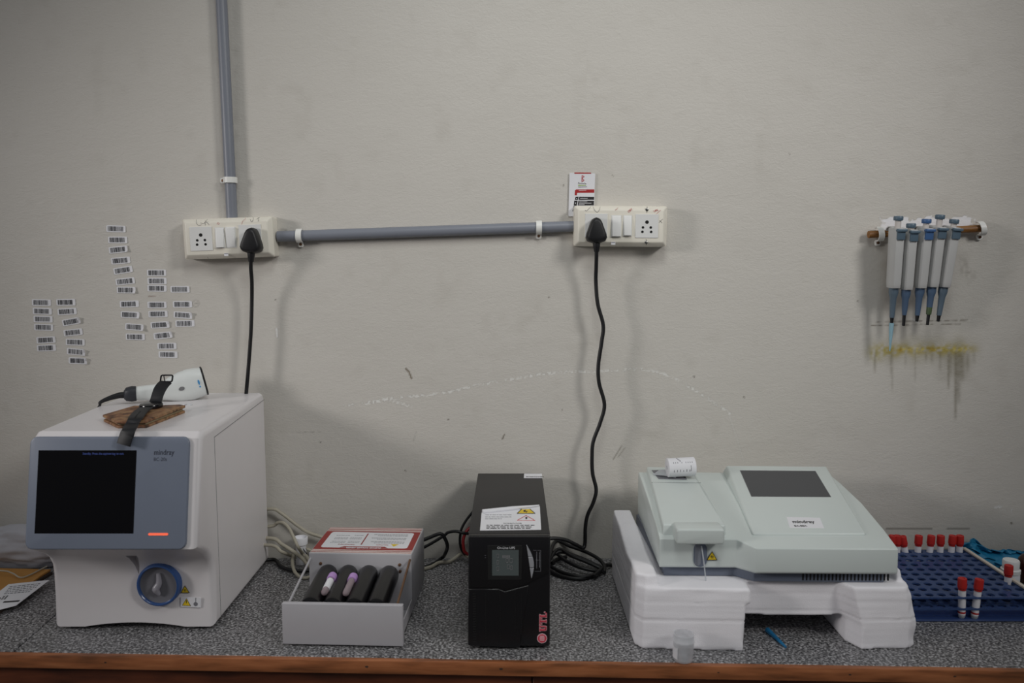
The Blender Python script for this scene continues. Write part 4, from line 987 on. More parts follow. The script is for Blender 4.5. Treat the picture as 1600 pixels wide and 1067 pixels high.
# row of icons left of the display
b_ = bmesh.new()
for zx, zy_ in ((175, 606), (175, 648), (175, 685), (175, 715)):
    a = U(740 + zx * .1405, 770 + zy_ * .1405); tube(b_, [FU @ Vector((a[0] + p[0], a[1] + p[1], .0027)) for p in ((tri(0, 0, .0042)) if zy_ == 606 else circ(0, 0, .0019, 10) if zy_ != 715 else [(-.002, -.001), (.0005, .001), (0, -.001), (.002, .0012)])], .0003, 5, closed=zy_ != 715, sub=1, smooth=False)
for zy_ in (690, 715):
    a = U(740 + 130 * .1405, 770 + zy_ * .1405); prism(b_, FU, [(a[0] - .0012, a[1]), (a[0] + .0012, a[1]), (a[0] + .0012, a[1] + .0003), (a[0] - .0012, a[1] + .0003)], .0025, .0028)
obj('icons', b_, 'greyprint', pan)
# lens shaped button strip in three pieces
b_ = bmesh.new()
def lens(s):
    a = math.pi * s; x = 592 + 52 * s + 46 * math.sin(a) ** 1.0 ; xi = 588 + 50 * s - 2 * math.sin(a)
    y = 570 + 370 * s; return xi, x, y
L_, R_ = [], []
def pz(zx, zy_): return U(740 + zx * .1405, 770 + zy_ * .1405)
for s0, s1 in ((0.0, .335), (.355, .675), (.695, 1.)):
    ss = [s0 + (s1 - s0) * k / 8 for k in range(9)]
    lp = [pz(588 + 54 * s, 570 + 370 * s) for s in ss]; rp = [pz(590 + 54 * s + 50 * math.sin(PI * min(.999, max(.001, s))), 570 + 370 * s) for s in ss]
    b_ = bmesh.new(); prism(b_, FU, lp + rp[::-1], .0015, .0045, 0, .0006, 1, 40); obj('button', b_, 'silver', pan)
b_ = bmesh.new()
a, c = pz(660, 632), pz(745, 866)
for q in ([a, (c[0], a[1])], [(c[0], a[1]), c], [c, (pz(670, 866))]): tube(b_, [FU @ Vector((x, y, .0027)) for x, y in q], .00022, 4, smooth=False)
tube(b_, [FU @ Vector((*pz(690, 740), .0027)), FU @ Vector((*pz(745, 745), .0027))], .00022, 4, smooth=False)
r_ = random.Random(4)
for zx in (702, 735):
    M = FU @ Matrix.Translation((*pz(zx, 650), .0025)) @ Matrix.Rotation(-PI / 2, 4, 'Z'); dashes(b_, M, 0, .030, -.0006, .0010, 0, r_, 0, .0003)
obj('button_legend', b_, 'greyprint', pan)
# louvre slots lower left
for ix, zx in enumerate((204, 262, 338, 416, 450)):
    b_ = bmesh.new(); n = 20
    x = U(680 + zx * .3, 0 + 900)[0]
    for k in range(n):
        z = .014 + k * .0046 * (1 if ix < 4 else .98)
        prism(b_, FU, [(x - .0030, z), (x + (.0010 if ix else .0030), z + .0004), (x + (.0010 if ix else .0030), z + .0024), (x - .0030 * (ix == 0), z + .0020)] if ix == 0 else rr(x - .0008, z, x + .0008, z + .0024, .0006, 2), .0008, .0018)
    obj('vent_column', b_, 'upsvent', up)
b_ = bmesh.new(); prism(b_, FU, [U(731.5, 1008), U(731.5, 920), U(779, 920), U(789, 924), U(826, 914), U(820, 950), U(812, 1012)], -.002, .0012, 0, .0008, 1); obj('lower_panel', b_, 'upsfront', up)
# red logo written upwards
b_ = bmesh.new(); c = pz(0, 0); q = (680 + 550 * .3, 720 + 922 * .3); c = U(847, 997)
prism(b_, FU, circ(c[0], c[1], .0088, 28), .0002, .0010, 1); prism(b_, FU, circ(c[0], c[1], .0078, 28), .0010, .0012, 0)
for k in range(4): prism(b_, FU, [(c[0] - .005 + .0008 * abs(k - 1.5), c[1] - .004 + k * .0025), (c[0] + .005 - .0008 * abs(k - 1.5), c[1] - .004 + k * .0025), (c[0] + .005 - .0008 * abs(k - 1.5), c[1] - .0028 + k * .0025), (c[0] - .005 + .0008 * abs(k - 1.5), c[1] - .0028 + k * .0025)], .0012, .0014, 1)
a = U(854.0, 986.0); MTX = FU @ Matrix.Translation((a[0], a[1], .0006)) @ Matrix.Rotation(PI / 2, 4, 'Z')
# slab serif letters drawn as boxes: (x0, y0, x1, y1) on a 10 x 10 body
GL = {'U': [(0, 8.8, 4.6, 10), (5.4, 8.8, 9.2, 10), (1, 2, 3.5, 9), (6.5, 2, 7.9, 9), (1.5, .6, 7.4, 2.4), (2.4, 0, 6.6, 1.0)], 'T': [(0, 8.6, 9, 10), (0, 6.6, 1.1, 9), (7.9, 6.6, 9, 9), (3.2, .8, 5.8, 9), (2.2, 0, 6.8, 1.2)], 'L': [(0, 8.8, 4.8, 10), (1, .8, 3.6, 9), (0, 0, 8.4, 1.3), (7.2, 0, 8.4, 3.4)]}
xo = 0; S_ = .00125
for chn in 'UTL':
    for x0, y0, x1, y1 in GL[chn]:
        for mi_, gr, hh in ((1, .45, .0003), (0, 0, .0006)):
            prism(b_, MTX, [((xo + x0 - gr) * S_, (y0 - gr) * S_), ((xo + x1 + gr) * S_, (y0 - gr) * S_), ((xo + x1 + gr) * S_, (y1 + gr) * S_), ((xo + x0 - gr) * S_, (y1 + gr) * S_)], 0, hh, mi_)
    xo += 10.2 if chn != 'T' else 9.8
o = obj('logo', b_, ['logored', 'logopale'], up); o['label'] = 'red letters with a round red emblem'
# warning sheet on top, its rear edge curled over
FT = topf((0, 0, UT)); Zu = lambda px, py, h=0: Zp(px, py, UT + h)
b_ = bmesh.new(); q = [Zu(750, 829), Zu(845.5, 828), Zu(843.5, 791), Zu(752.5, 801)]
prism(b_, FT, [(p.x, p.y) for p in q], .0001, .0006); ws = obj('warning_sheet', b_, 'label', up); ws['label'] = 'white warning sticker with curled rear edge'
b_ = bmesh.new()
t_ = [Zu(754, 799.5, .004), Zu(800, 794.5, .004), Zu(842.5, 789.5, .004)]
tube(b_, [p + Vector((0, .002, -.0005)) for p in t_], [.0044, .0042, .0012], 10); obj('curled_edge', b_, 'paper', ws)
b_ = bmesh.new(); r_ = random.Random(8); q0 = Zu(752, 829); wq = Zu(845, 829).x - q0.x
FWS = topf((q0.x, q0.y, UT + .0006))
def wq_(px, py): p = Zu(px, py); return (p.x - q0.x, p.y - q0.y)
for py, h in ((826.5, .0042), (824.2, .0042), (821.6, .0042)): a = wq_(760, py); c = wq_(836, py); dashes(b_, FWS, a[0], c[0], a[1], .0036, 1, r_)
a = wq_(786, 818.6); add_text(b_, 1, 'WARNING', .0056, FWS @ Matrix.Translation((a[0], a[1], 0)), .0003, squeeze=1.25)
for py, x1 in ((811.5, 786), (808.6, 803), (805.2, 800)): a = wq_(758, py); c = wq_(x1, py); dashes(b_, FWS, a[0], c[0], a[1], .0026, 2, r_)
prism(b_, FWS, [wq_(808, 803), wq_(836, 803), wq_(828, 795.8), wq_(815, 796.6)], 0, .0003, 0); prism(b_, FWS, [wq_(818, 797.6), wq_(822, 797.4), wq_(821, 799.5), wq_(825, 799.4), wq_(821.5, 802), wq_(822, 800.3), wq_(818, 800.5)], .0003, .0005, 1)
for e0, e1 in (((808, 803), (815, 796)), ((836, 803), (828, 796)), ((808, 803), (836, 803))): a, c = wq_(*e0), wq_(*e1); tube(b_, [FWS @ Vector((*a, .0004)), FWS @ Vector((*c, .0004))], .0007, 5, 1, smooth=False)
for e0, e1 in (((808, 813.6), (836, 814)), ((836, 814), (822, 806)), ((822, 806), (808, 813.6))): a, c = wq_(*e0), wq_(*e1); tube(b_, [FWS @ Vector((*a, .0003)), FWS @ Vector((*c, .0003))], .0006, 5, 3, smooth=False)
prism(b_, FWS, [wq_(821.2, 811.5), wq_(823.4, 811.5), wq_(824, 808.6), wq_(821, 808.6)], 0, .0004, 1)
obj('printing', b_, ['yellow', 'dkprint', 'greyprint', 'redink'], ws)
b_ = bmesh.new(); q = [Zu(818.5, 747), Zu(851, 747), Zu(850, 740.3), Zu(819, 740.3)]; q = [(min(p.x, UX1), min(p.y, UB - .001)) for p in q]
prism(b_, FT, q, .0001, .0006); bl_ = obj('barcode_label', b_, 'label', up)
b_ = bmesh.new(); r_ = random.Random(2); x = Zu(822, 745).x; y0, y1 = Zu(822, 746).y, Zu(822, 744.6).y
while x < Zu(849, 745).x: w = r_.uniform(.0006, .0018); prism(b_, FT, [(x, y0), (x + w, y0), (x + w, y1), (x, y1)], .0005, .0008); x += w + .001
obj('bars', b_, 'bar', bl_)

# cables round the UPS
cable([Vector((-.26, -.07, .77)), Vector((-.20, -.045, .79))] + pathY([(692, 838, -.035), (700, 832, -.035), (712, 830, -.035), (726, 833, -.035)], -.03) + [Vector((-.070, -.021, .812))], .0034, 'blackcord', 'upper black cable arching from the mixer to the power supply')
cable([Vector((-.25, -.08, .80)), Vector((-.19, -.065, .818))] + pathY([(688, 834, -.06), (696, 843, -.06), (699, 854, -.06), (696, 864, -.06)], -.06) + [Zp(690, 872, .757), Vector((-.19, -.065, .7545)), Vector((-.25, -.08, .7545))], .0040, 'blackcord', 'black cable curling down against the right side of the mixer')
cable(pathY([(742, 796, -.017), (736, 803, -.02), (727, 815, -.024), (720.5, 828, -.028), (718.5, 845, -.03), (721, 858, -.03), (728, 867, -.03)], -.03) + [Vector((-.075, -.023, .758)), Vector((-.05, -.015, .7545))], .0029, 'blackcord', 'thin black cable looping beside the left rear of the power supply')
cable(pathY([(738, 822, -.022), (729, 830, -.030), (724, 842, -.035), (724, 854, -.038), (728, 864, -.038)], -.03) + [Vector((-.080, -.026, .762)), Vector((-.06, -.018, .755))], .0036, 'redcable', 'red cable at the left rear of the power supply')
cable([Vector((-.26, -.09, .7545)), Vector((-.19, -.075, .7545)), Zp(686, 879, .7545), Zp(700, 878, .7545), Zp(711, 872, .760), Zp(722, 865, .767), Vector((-.088, -.046, .766)), Vector((-.070, -.026, .756))], .0034, 'beige', 'short beige cable between mixer and power supply')
coil = thing('coiled_cord', 'coil of thick black cord on the counter right of the power supply', 'coiled cord', (.14, -.08, TOP))
b_ = bmesh.new()
lp = [[(852, 844), (868, 846), (890, 853), (915, 862), (935, 873), (944, 884), (944, 894)], [(852, 850), (872, 858), (892, 868), (912, 876), (930, 884), (942, 890)], [(850, 856), (866, 864), (884, 876), (905, 886), (925, 891), (942, 893)],
      [(852, 862), (875, 862), (900, 869), (922, 878), (940, 887)]]
hts = [.790, .782, .773, .778]
for l, h in zip(lp, hts):
    pts = [Vector((.078, -.10 + .015 * hts.index(h), h - .01))]
    for k, p in enumerate(l[1:]): pts.append(Zp(p[0], p[1], h - (h - .7580) * (k / (len(l) - 2)) ** 1.1))
    tube(b_, pts, .0041, 10)
for l, h in (([(852, 882), (862, 886), (875, 893), (895, 899), (915, 901), (930, 897), (943, 891), (945, 884)], .7575), ([(850, 889), (870, 898), (890, 903), (910, 904), (928, 899)], .7545), ([(862, 880), (872, 873), (885, 870)], .7545)):
    tube(b_, [Zp(p[0], p[1], h) for p in l], .0041, 10)
tube(b_, [Zp(928, 900, .760), Zp(938, 890, .7640), Zp(946, 883, .760), Zp(958, 883, .756), Zp(972, 884, .7545)], .0042, 10)
obj('loops', b_, 'blackcord', coil)

# ================================================================ FOAM CRADLE
def foam():
    b_ = bmesh.new()
    P = lambda pts, z0, z1: prism(b_, I4, pts, z0, z1)
    def LV(levels): loft(b_, [[(x, y, z) for x, y in pl] for z, pl in levels])
    LV([(TOP + .0005, [(.2165, -.10), (.2175, -.425), (.230, -.4440), (.395, -.4530), (.4055, -.4535), (.4085, -.10)]), (.80, [(.2165, -.10), (.2178, -.425), (.231, -.4440), (.395, -.4510), (.4080, -.4510), (.4085, -.10)]), (.8345, [(.2165, -.10), (.2180, -.425), (.233, -.4435), (.395, -.4490), (.4095, -.4495), (.4100, -.10)])])
    LV([(.8335, [(.2165, -.10), (.2180, -.425), (.233, -.4435), (.40, -.4490), (.4178, -.4495), (.4180, -.10)]), (.8605, [(.2170, -.10), (.2190, -.424), (.236, -.4420), (.40, -.4460), (.4175, -.4460), (.4180, -.10)])])
    LV([(.85, [(.2168, -.10), (.2190, -.424), (.235, -.441), (.262, -.442), (.2590, -.36), (.2575, -.10)]), (.8800, [(.2175, -.10), (.2195, -.420), (.238, -.432), (.256, -.430), (.2570, -.36), (.2570, -.10)])])
    LV([(.872, [(.2170, -.10), (.2180, -.36), (.235, -.37), (.2560, -.36), (.2560, -.10)]), (.895, [(.2195, -.10), (.2180, -.20), (.235, -.22), (.2550, -.21), (.2560, -.10)])])
    # cross beam, set back from the front, its underside slightly bowed
    n = 8
    for k in range(n):
        x0 = .39 + .25 * k / n; x1 = .39 + .25 * (k + 1) / n + .002; s = abs((k + .5) / n - .5) * 2
        P([(x0, -.405), (x1, -.405), (x1, -.10), (x0, -.10)], .7935 + .004 * s, .8605)
    # right block with a chamfered inner corner
    LV([(TOP + .0005, [(.598, -.10), (.599, -.415), (.6160, -.4475), (.7020, -.4430), (.7150, -.4330), (.7200, -.4150), (.7200, -.10)]), (.79, [(.598, -.10), (.600, -.412), (.6165, -.4465), (.7030, -.4430), (.7160, -.4320), (.7210, -.4150), (.7210, -.10)]),
        (.812, [(.588, -.10), (.590, -.406), (.6120, -.4440), (.7010, -.4420), (.7140, -.4310), (.7190, -.4150), (.7190, -.10)]), (.836, [(.580, -.10), (.582, -.403), (.6060, -.4420), (.6980, -.4410), (.7080, -.4290), (.7120, -.4150), (.7120, -.10)]),
        (.8605, [(.580, -.10), (.582, -.402), (.6020, -.4390), (.6940, -.4390), (.7010, -.4290), (.7050, -.4150), (.7050, -.10)])])
    LV([(.85, [(.688, -.10), (.688, -.418), (.700, -.424), (.705, -.10)]), (.8800, [(.690, -.10), (.690, -.405), (.698, -.405), (.702, -.10)])])
    bmesh.ops.recalc_face_normals(b_, faces=b_.faces)
    o = obj('foam_cradle', b_, 'foam', smooth=None)
    m = o.modifiers.new('r', 'REMESH'); m.mode = 'VOXEL'; m.voxel_size = .0032
    m = o.modifiers.new('s', 'SMOOTH'); m.iterations = 3; m.factor = .5
    apply_mods(o)
    me = o.data
    for v in me.vertices:
        w = v.co + o.location
        d = mn.noise(w * 18) * .0009 + mn.noise(Vector((w.x * 8, w.y * 8, w.z * 160))) * .0004 - .0016 * math.exp(-((w.z - .8035 - .002 * mn.noise(Vector((w.x * 14, w.y * 14, 0)))) / .0012) ** 2) - .0010 * math.exp(-((w.z - .8345) / .0010) ** 2)
        if w.z < .756 or .8575 < w.z < .8640: continue
        if w.x > .70: d += mn.noise(w * 45) * .0028
        v.co += v.normal * d
    # saw marks along the layers
    me.shade_smooth()
    return tag(o, 'white packing foam block with an arch, carrying the low white analyzer', 'packing foam')
foam()

# ================================================================ LOW ANALYZER ON THE FOAM
ba = thing('chemistry_analyzer', 'low white bench analyzer with sloping screen standing on white packing foam', 'analyzer', (.475, -.25, .861))
def prof_at(yf_, zf, bulge=0.):
    ys_ = [(-.36, .9385), (-.25, .9555), (-.15, .9670), (-.085, .9735)]
    return [(yf_ + .004, .8805), (yf_, .8840), (yf_ + .0015, zf)] + [(y, z + (.0075 if zf > .93 else 0) * max(0, 1 - (y + .36) / .3)) for y, z in ys_] + [(-.078, .966), (-.078, .8805)]
def stat(x, yf_, zf, bul=None):
    pr = prof_at(yf_, zf); out = []
    for i, (y, z) in enumerate(pr):
        dx = (bul[i] if bul else 0); out.append((x + dx, y, z))
    return out
L = [stat(.2660, -.400, .9345, [0, 0, -.001, 0, .003, .006, .008, .009, .009]), stat(.4030, -.4025, .9345), stat(.4310, -.4300, .9275), stat(.560, -.4315, .9275), stat(.6800, -.4330, .9275, [0, 0, 0, .006, .010, .008, .004, .003, .004])]
b_ = bmesh.new(); loft(b_, L, 0, .0050, 3, 28); obj('shell', b_, 'ba', ba, 32)
b_ = bmesh.new(); base_poly = [(.276, -.386), (.404, -.388), (.432, -.414), (.664, -.418), (.672, -.09), (.270, -.09)]
prism(b_, I4, base_poly, .8608, .8825, 0, .002, 2); bs_ = obj('base', b_, 'bagrey', ba); bs_['label'] = 'slate grey base'
b_ = bmesh.new()
for k in range(24):
    xa = Yp(1255 + 5.75 * k, 904, -.417).x; yy = -.4140 - .004 * (xa - .432) / .232
    prism(b_, wallf((xa, yy, .8620)), rr(-.0014, .0022, .0014, .0165, .0012, 3), -.002, .0004)
obj('vent_slots', b_, 'upsvent', bs_)
# printer module, a raised block on the left
b_ = bmesh.new()
def rect(x0, x1, y0, y1, z0, z1): return [(x0, y0, z0), (x1, y0, z0), (x1, y1, z1), (x0, y1, z1)]
A_ = [( .2715, -.3895, .925), (.3885, -.3905, .925), (.3915, -.086, .955), (.2890, -.086, .955)]
T_ = [( .2730, -.3850, .9570), (.3870, -.3860, .9560), (.3880, -.230, .9740), (.3870, -.088, .9850), (.2915, -.088, .9875), (.2830, -.230, .9745)]
A6 = [A_[0], A_[1], ((A_[1][0] + A_[2][0]) / 2, -.23, .94), A_[2], A_[3], ((A_[0][0] + A_[3][0]) / 2, -.23, .94)]
loft(b_, [A6, T_], 0, .0035, 3, 30); pm = obj('printer_module', b_, 'ba', ba, 32)
b_ = bmesh.new(); tube(b_, [Vector((.2862, -.183, .9786)), Vector((.3875, -.183, .9778))], .0004, 5, smooth=False); obj('lid_seam', b_, 'seam', pm)
# printer tray with slot
def pmz(y): return .9745 + (y + .23) * .0125 / .142 - .0002
b_ = bmesh.new(); q = [Zp(1023, 729, .985), Zp(1088, 729, .985), Zp(1094, 748, .983), Zp(1034, 747, .983)]
fr = frame((.332, -.134, pmz(-.134)), (1, 0, 0), (0, 1, .085))
prism(b_, fr, [(-.028, -.030), (.030, -.030), (.030, .022), (-.034, .022)], -.001, .0012); tr = obj('paper_tray', b_, 'dish', pm)
b_ = bmesh.new(); prism(b_, fr, [(.026, -.026), (.0285, -.026), (.0285, .018), (.026, .018)], .0008, .0020); obj('paper_slot', b_, 'hole', tr)
# flap with sample outlet
p0, p1 = Yp(1057, 851, -.425), Yp(1133, 827, -.425)
b_ = bmesh.new(); prism(b_, frame((p0.x, -.392, p0.z), (1, 0, 0), (0, 0, 1)), rr(0, 0, p1.x - p0.x, p1.z - p0.z, .005, 4), -.01, .033, 0, .0035, 3, 40, ); obj('sample_flap', b_, 'ba', ba)
p0, p1 = Yp(1083.5, 885.5, -.402), Yp(1105, 848, -.402)
b_ = bmesh.new(); prism(b_, frame((p0.x, -.402, p0.z), (1, 0, 0), (0, 0, 1)), rr(0, 0, p1.x - p0.x, p1.z - p0.z, .012, 6), -.002, .0008); sl = obj('outlet_recess', b_, 'bagrey', ba); sl['label'] = 'grey rounded outlet recess'
b_ = bmesh.new(); prism(b_, frame((p0.x, -.4025, p0.z), (1, 0, 0), (0, 0, 1)), rr(.002, .003, .0125, p1.z - p0.z, .006, 6), .0, .0010); obj('recess_inlay', b_, 'conduit', sl)  # paler grey inlay on the left part of the recess
b_ = bmesh.new(); tube(b_, [Yp(1096, 853, -.406), Yp(1097.5, 862, -.412), Yp(1100, 880, -.414), Yp(1102, 898, -.412), Yp(1103, 908, -.408)], .0012, 8); obj('sample_tubing', b_, 'clear2', ba)
c = Yp(1112.5, 868, -.403); b_ = bmesh.new(); biohazard(b_, wallf((c.x, -.4030, c.z)), .0170, .0005, 0, 1); o = obj('biohazard_sticker', b_, ['yellow', 'dkprint'], ba); o['label'] = 'yellow biohazard triangle sticker'
# raised screen panel
zf, zb = .9395, .9905
FPN = frame((.40, -.368, .9415), (1, 0, 0), (0, .282, zb - .9415))
def on_panel(px, py, h=0.):
    o_ = FPN.translation + FPN.col[2].to_3d() * h; n = FPN.col[2].to_3d(); d = ray(px, py); t = (o_ - CAM).dot(n) / d.dot(n); p = CAM + d * t
    q_ = FPN.inverted() @ p; return (q_.x, q_.y)
q = [on_panel(1176, 833.5), on_panel(1354, 833.5), on_panel(1291, 728), on_panel(1135, 727)]
print('panel', q)
def inset(qq, d): 
    cx = sum(a[0] for a in qq) / 4; cy = sum(a[1] for a in qq) / 4
    return [(a[0] + d * (1 if a[0] < cx else -1), a[1] + d * (1 if a[1] < cy else -1)) for a in qq]
q_l = [(q[0][0] - .000, q[0][1]), (q[1][0] + .002, q[1][1]), (q[2][0] + .012, q[2][1] + .008), (q[3][0] - .012, q[3][1] + .008)]
b_ = bmesh.new(); prism(b_, FPN, q_l, -.034, 0, 0, .0040, 3, 30, top=q); sp_ = obj('screen_panel', b_, 'ba', ba, 32)
q2 = [on_panel(1174.5, 775.5), on_panel(1297.5, 776.2), on_panel(1273.5, 736.2), on_panel(1157, 735.3)]
b_ = bmesh.new(); prism(b_, FPN, inset(q2, -.0012), -.001, .0003, 1); prism(b_, FPN, q2, 0, .0006, 0); s2 = obj('screen', b_, ['screengrey', 'seam'], sp_)
q3 = [on_panel(1234, 825), on_panel(1288, 825.5), on_panel(1281, 809), on_panel(1229, 808)]
b_ = bmesh.new(); prism(b_, FPN, q3, -.0005, .0004); lb2 = obj('name_plate', b_, 'label', sp_)
b_ = bmesh.new(); a = on_panel(1239, 817.5); add_text(b_, 0, 'mindray', .0150, FPN @ Matrix.Translation((a[0], a[1], .0004)), .0003, squeeze=.84, bold=.0003)
a = on_panel(1241.5, 823); add_text(b_, 0, 'BA-88A', .0078, FPN @ Matrix.Translation((a[0], a[1], .0004)), .0003, squeeze=.93, bold=.00012); obj('lettering', b_, 'dkprint', lb2)

# ---- paper roll on the printer
pr_ = thing('paper_roll', 'printed white paper roll lying in the printer of the low analyzer', 'paper roll', (.345, -.125, .985))
ax = Vector((1, .06, .035)).normalized(); c0 = Yp(1042, 733.5, -.156); R_ = .0196
c0.z = pmz(-.156) + R_ + .0018
M = frame(c0, Vector((0, 1, 0)) - ax * ax.y, Vector((0, 0, 1)))  # placeholder, rebuilt below
yv = Vector((0, 1, 0)); uu = (yv - ax * yv.dot(ax)).normalized(); vv = ax.cross(uu)
M = frame(c0, uu, vv); 
Lr = .058
b_ = bmesh.new(); lathe(b_, M, [(.0045, .003), (.0045, 0), (.0186, .0005), (.0196, .0012), (.0196, Lr - .0012), (.0186, Lr - .0004), (.0045, Lr), (.0045, .003)], 40); rl = obj('roll', b_, 'paper', pr_, 35)
b_ = bmesh.new()
def rollmark(a0, a1, h0, h1, R=.0197):
    n = 4; L0, L1 = [], []
    for k in range(n + 1):
        a = a0 + (a1 - a0) * k / n
        L0.append(M @ Vector((R * math.cos(a), R * math.sin(a), h0))); L1.append(M @ Vector((R * math.cos(a), R * math.sin(a), h1)))
    t = bmesh.new(); A = [t.verts.new(p) for p in L0]; B = [t.verts.new(p) for p in L1]
    cc = c0 + ax * h0
    A2 = [t.verts.new(p + (c0 + ax * h0 - p) * .02) for p in L0]; B2 = [t.verts.new(p + (c0 + ax * h1 - p) * .02) for p in L1]
    for k in range(n):
        t.faces.new((A[k], A[k + 1], B[k + 1], B[k])); t.faces.new((A2[k], B2[k], B2[k + 1], A2[k + 1])); t.faces.new((A[k], A2[k], A2[k + 1], A[k + 1])); t.faces.new((B[k], B[k + 1], B2[k + 1], B2[k]))
    for k in (0, n): t.faces.new((A[k], B[k], B2[k], A2[k]))
    bmesh.ops.recalc_face_normals(t, faces=t.faces); merge(b_, t)
af = math.atan2((Vector((0, -1, 0))).dot(vv), (Vector((0, -1, 0))).dot(uu))     # towards the room
au = math.atan2((Vector((0, 0, 1))).dot(vv), (Vector((0, 0, 1))).dot(uu))
du = (au - af + PI) % (2 * PI) - PI
for k in range(10):
    if k in (3, 5): continue
    rollmark(af + du * .42, af + du * .52, .010 + .0043 * k, .0112 + .0043 * k)
r_ = random.Random(9)
for k in range(6): rollmark(af - du * .18, af - du * (.0 + r_.random() * .06), .010 + .0065 * k, .0114 + .0065 * k)
rollmark(af - du * .15, af + du * .25, .0455, .0467)
for k in range(4): rollmark(af + du * (.55 + .1 * k), af + du * (.66 + .1 * k), .0240 - .0018 * k, .0258 - .0018 * k, .01975)
obj('printing', b_, 'greyprint', rl)
b_ = bmesh.new(); y0_ = -.110; ribbon(b_, [Vector((.345, -.150, pmz(-.15) + .0030)), Vector((.322, -.140, pmz(-.140) + .0045)), Vector((.306, -.128, pmz(-.128) + .0030))], [Vector((0, 1, .08))] * 3, .034, .0006); obj('paper_tail', b_, 'clear2', pr_)

# ---- cup and loose tip on the counter
c = Zp(1067.5, 1031, TOP); cu_ = thing('sample_cup', 'small clear plastic cup on the counter in front of the foam', 'cup', (c.x, c.y, TOP))
b_ = bmesh.new(); lathe(b_, topf((c.x, c.y, TOP)), [(0, .0006), (.0155, .0006), (.0165, .002), (.0180, .033), (.0188, .034), (.0188, .0365), (.0180, .0375), (.0180, .0475), (.0168, .0475), (.0165, .034), (.0150, .003), (0, .0025)], 36); obj('cup_wall', b_, 'cupplastic', cu_)
b_ = bmesh.new(); t = bmesh.new(); Rr = .0177; n = 8
for k in range(n):
    a = math.radians(175 + 50 * k / n); a2 = math.radians(175 + 50 * (k + 1) / n)
    vs = [t.verts.new((c.x + (Rr + d) * math.cos(q), c.y + (Rr + d) * math.sin(q), TOP + z)) for d in (0, .0004) for q, z in ((a, .007), (a2, .007), (a2, .026), (a, .026))]
    for f in ((0, 3, 2, 1), (4, 5, 6, 7), (0, 1, 5, 4), (1, 2, 6, 5), (2, 3, 7, 6), (3, 0, 4, 7)): t.faces.new([vs[i] for i in f])
merge(b_, t); obj('cup_label', b_, 'label', cu_)
a, e = Zp(1199, 985, TOP + .004), Zp(1228, 1011, TOP + .002); a.z = TOP + .0052; e.z = TOP + .0022
b_ = bmesh.new(); tube(b_, [a, a * .7 + e * .3, e], [.0050, .0042, .0020], 12, smooth=False); tag(obj('pipette_tip', b_, 'bluetip2'), 'loose blue pipette tip on the counter under the foam arch', 'pipette tip')

# ================================================================ TEST TUBE RACK (right)
RX0, RX1, RY0, RY1 = .7360, .9930, -.3360, -.0780
rk = thing('test_tube_rack', 'blue plastic test tube rack at the right end of the counter', 'test tube rack', ((RX0 + RX1) / 2, -.207, TOP))
NC, NR = 11, 10; pxx_, pyy_ = (RX1 - RX0) / NC, (RY1 - RY0) / NR; HR = .0078
def perforated(z0, z1):
    b_ = bmesh.new(); t = bmesh.new(); ns = 16
    sq = []
    for k in range(ns):
        a = 2 * PI * k / ns + PI / ns * 0; ca, sa = math.cos(a), math.sin(a); m = max(abs(ca), abs(sa)); sq.append((ca / m, sa / m))
    for i in range(NC):
        for j in range(NR):
            cx, cy = RX0 + (i + .5) * pxx_, RY0 + (j + .5) * pyy_
            T = []
            for z in (z0, z1):
                T.append(([t.verts.new((cx + a * pxx_ / 2, cy + b * pyy_ / 2, z)) for a, b in sq], [t.verts.new((cx + HR * math.cos(2 * PI * k / ns), cy + HR * math.sin(2 * PI * k / ns), z)) for k in range(ns)]))
            for k in range(ns):
                k2 = (k + 1) % ns
                t.faces.new((T[1][0][k], T[1][0][k2], T[1][1][k2], T[1][1][k])); t.faces.new((T[0][0][k], T[0][1][k], T[0][1][k2], T[0][0][k2])); t.faces.new((T[0][1][k], T[1][1][k], T[1][1][k2], T[0][1][k2]))
                if (i == 0 and sq[k][0] < -.99 and sq[k2][0] < -.99) or (i == NC - 1 and sq[k][0] > .99 and sq[k2][0] > .99) or (j == 0 and sq[k][1] < -.99 and sq[k2][1] < -.99) or (j == NR - 1 and sq[k][1] > .99 and sq[k2][1] > .99):
                    t.faces.new((T[0][0][k], T[0][0][k2], T[1][0][k2], T[1][0][k]))
    bmesh.ops.remove_doubles(t, verts=t.verts, dist=1e-6); bmesh.ops.recalc_face_normals(t, faces=t.faces); merge(b_, t); return b_
obj('top_plate', perforated(.7955, .7985), 'rackblue', rk, 30); obj('middle_plate', perforated(.7735, .7765), 'rackblue', rk, 30)
b_ = bmesh.new(); box(b_, (RX0, RY0, TOP + .001), (RX1, RY1, TOP + .0045), 0, .0008, 1); obj('base_plate', b_, 'rackdark', rk)
b_ = bmesh.new(); box(b_, (RX0, RY0 + .0170, TOP + .0045), (RX1, RY0 + .0190, TOP + .0232), 0, .0005, 1); obj('front_wall', b_, 'rackfront', rk)
b_ = bmesh.new(); box(b_, (RX0, RY1 - .002, TOP + .0045), (RX1, RY1 + .0005, TOP + .0440), 0, .0005, 1); obj('rear_wall', b_, 'rackblue', rk)
for x0, x1 in ((RX0 - .003, RX0), (RX1, RX1 + .003)):
    b_ = bmesh.new(); box(b_, (x0, RY0, TOP + .001), (x1, RY1, .7990), 0, .0008, 1); obj('side_wall', b_, 'rackblue', rk)
b_ = bmesh.new(); box(b_, (RX1 - .0035, RY0 - .001, .7992), (RX1 + .0045, RY1 + .001, .8035), 0, .001, 2); o = obj('side_rail', b_, 'rackcream', rk); o['label'] = 'cream rail along the right edge'
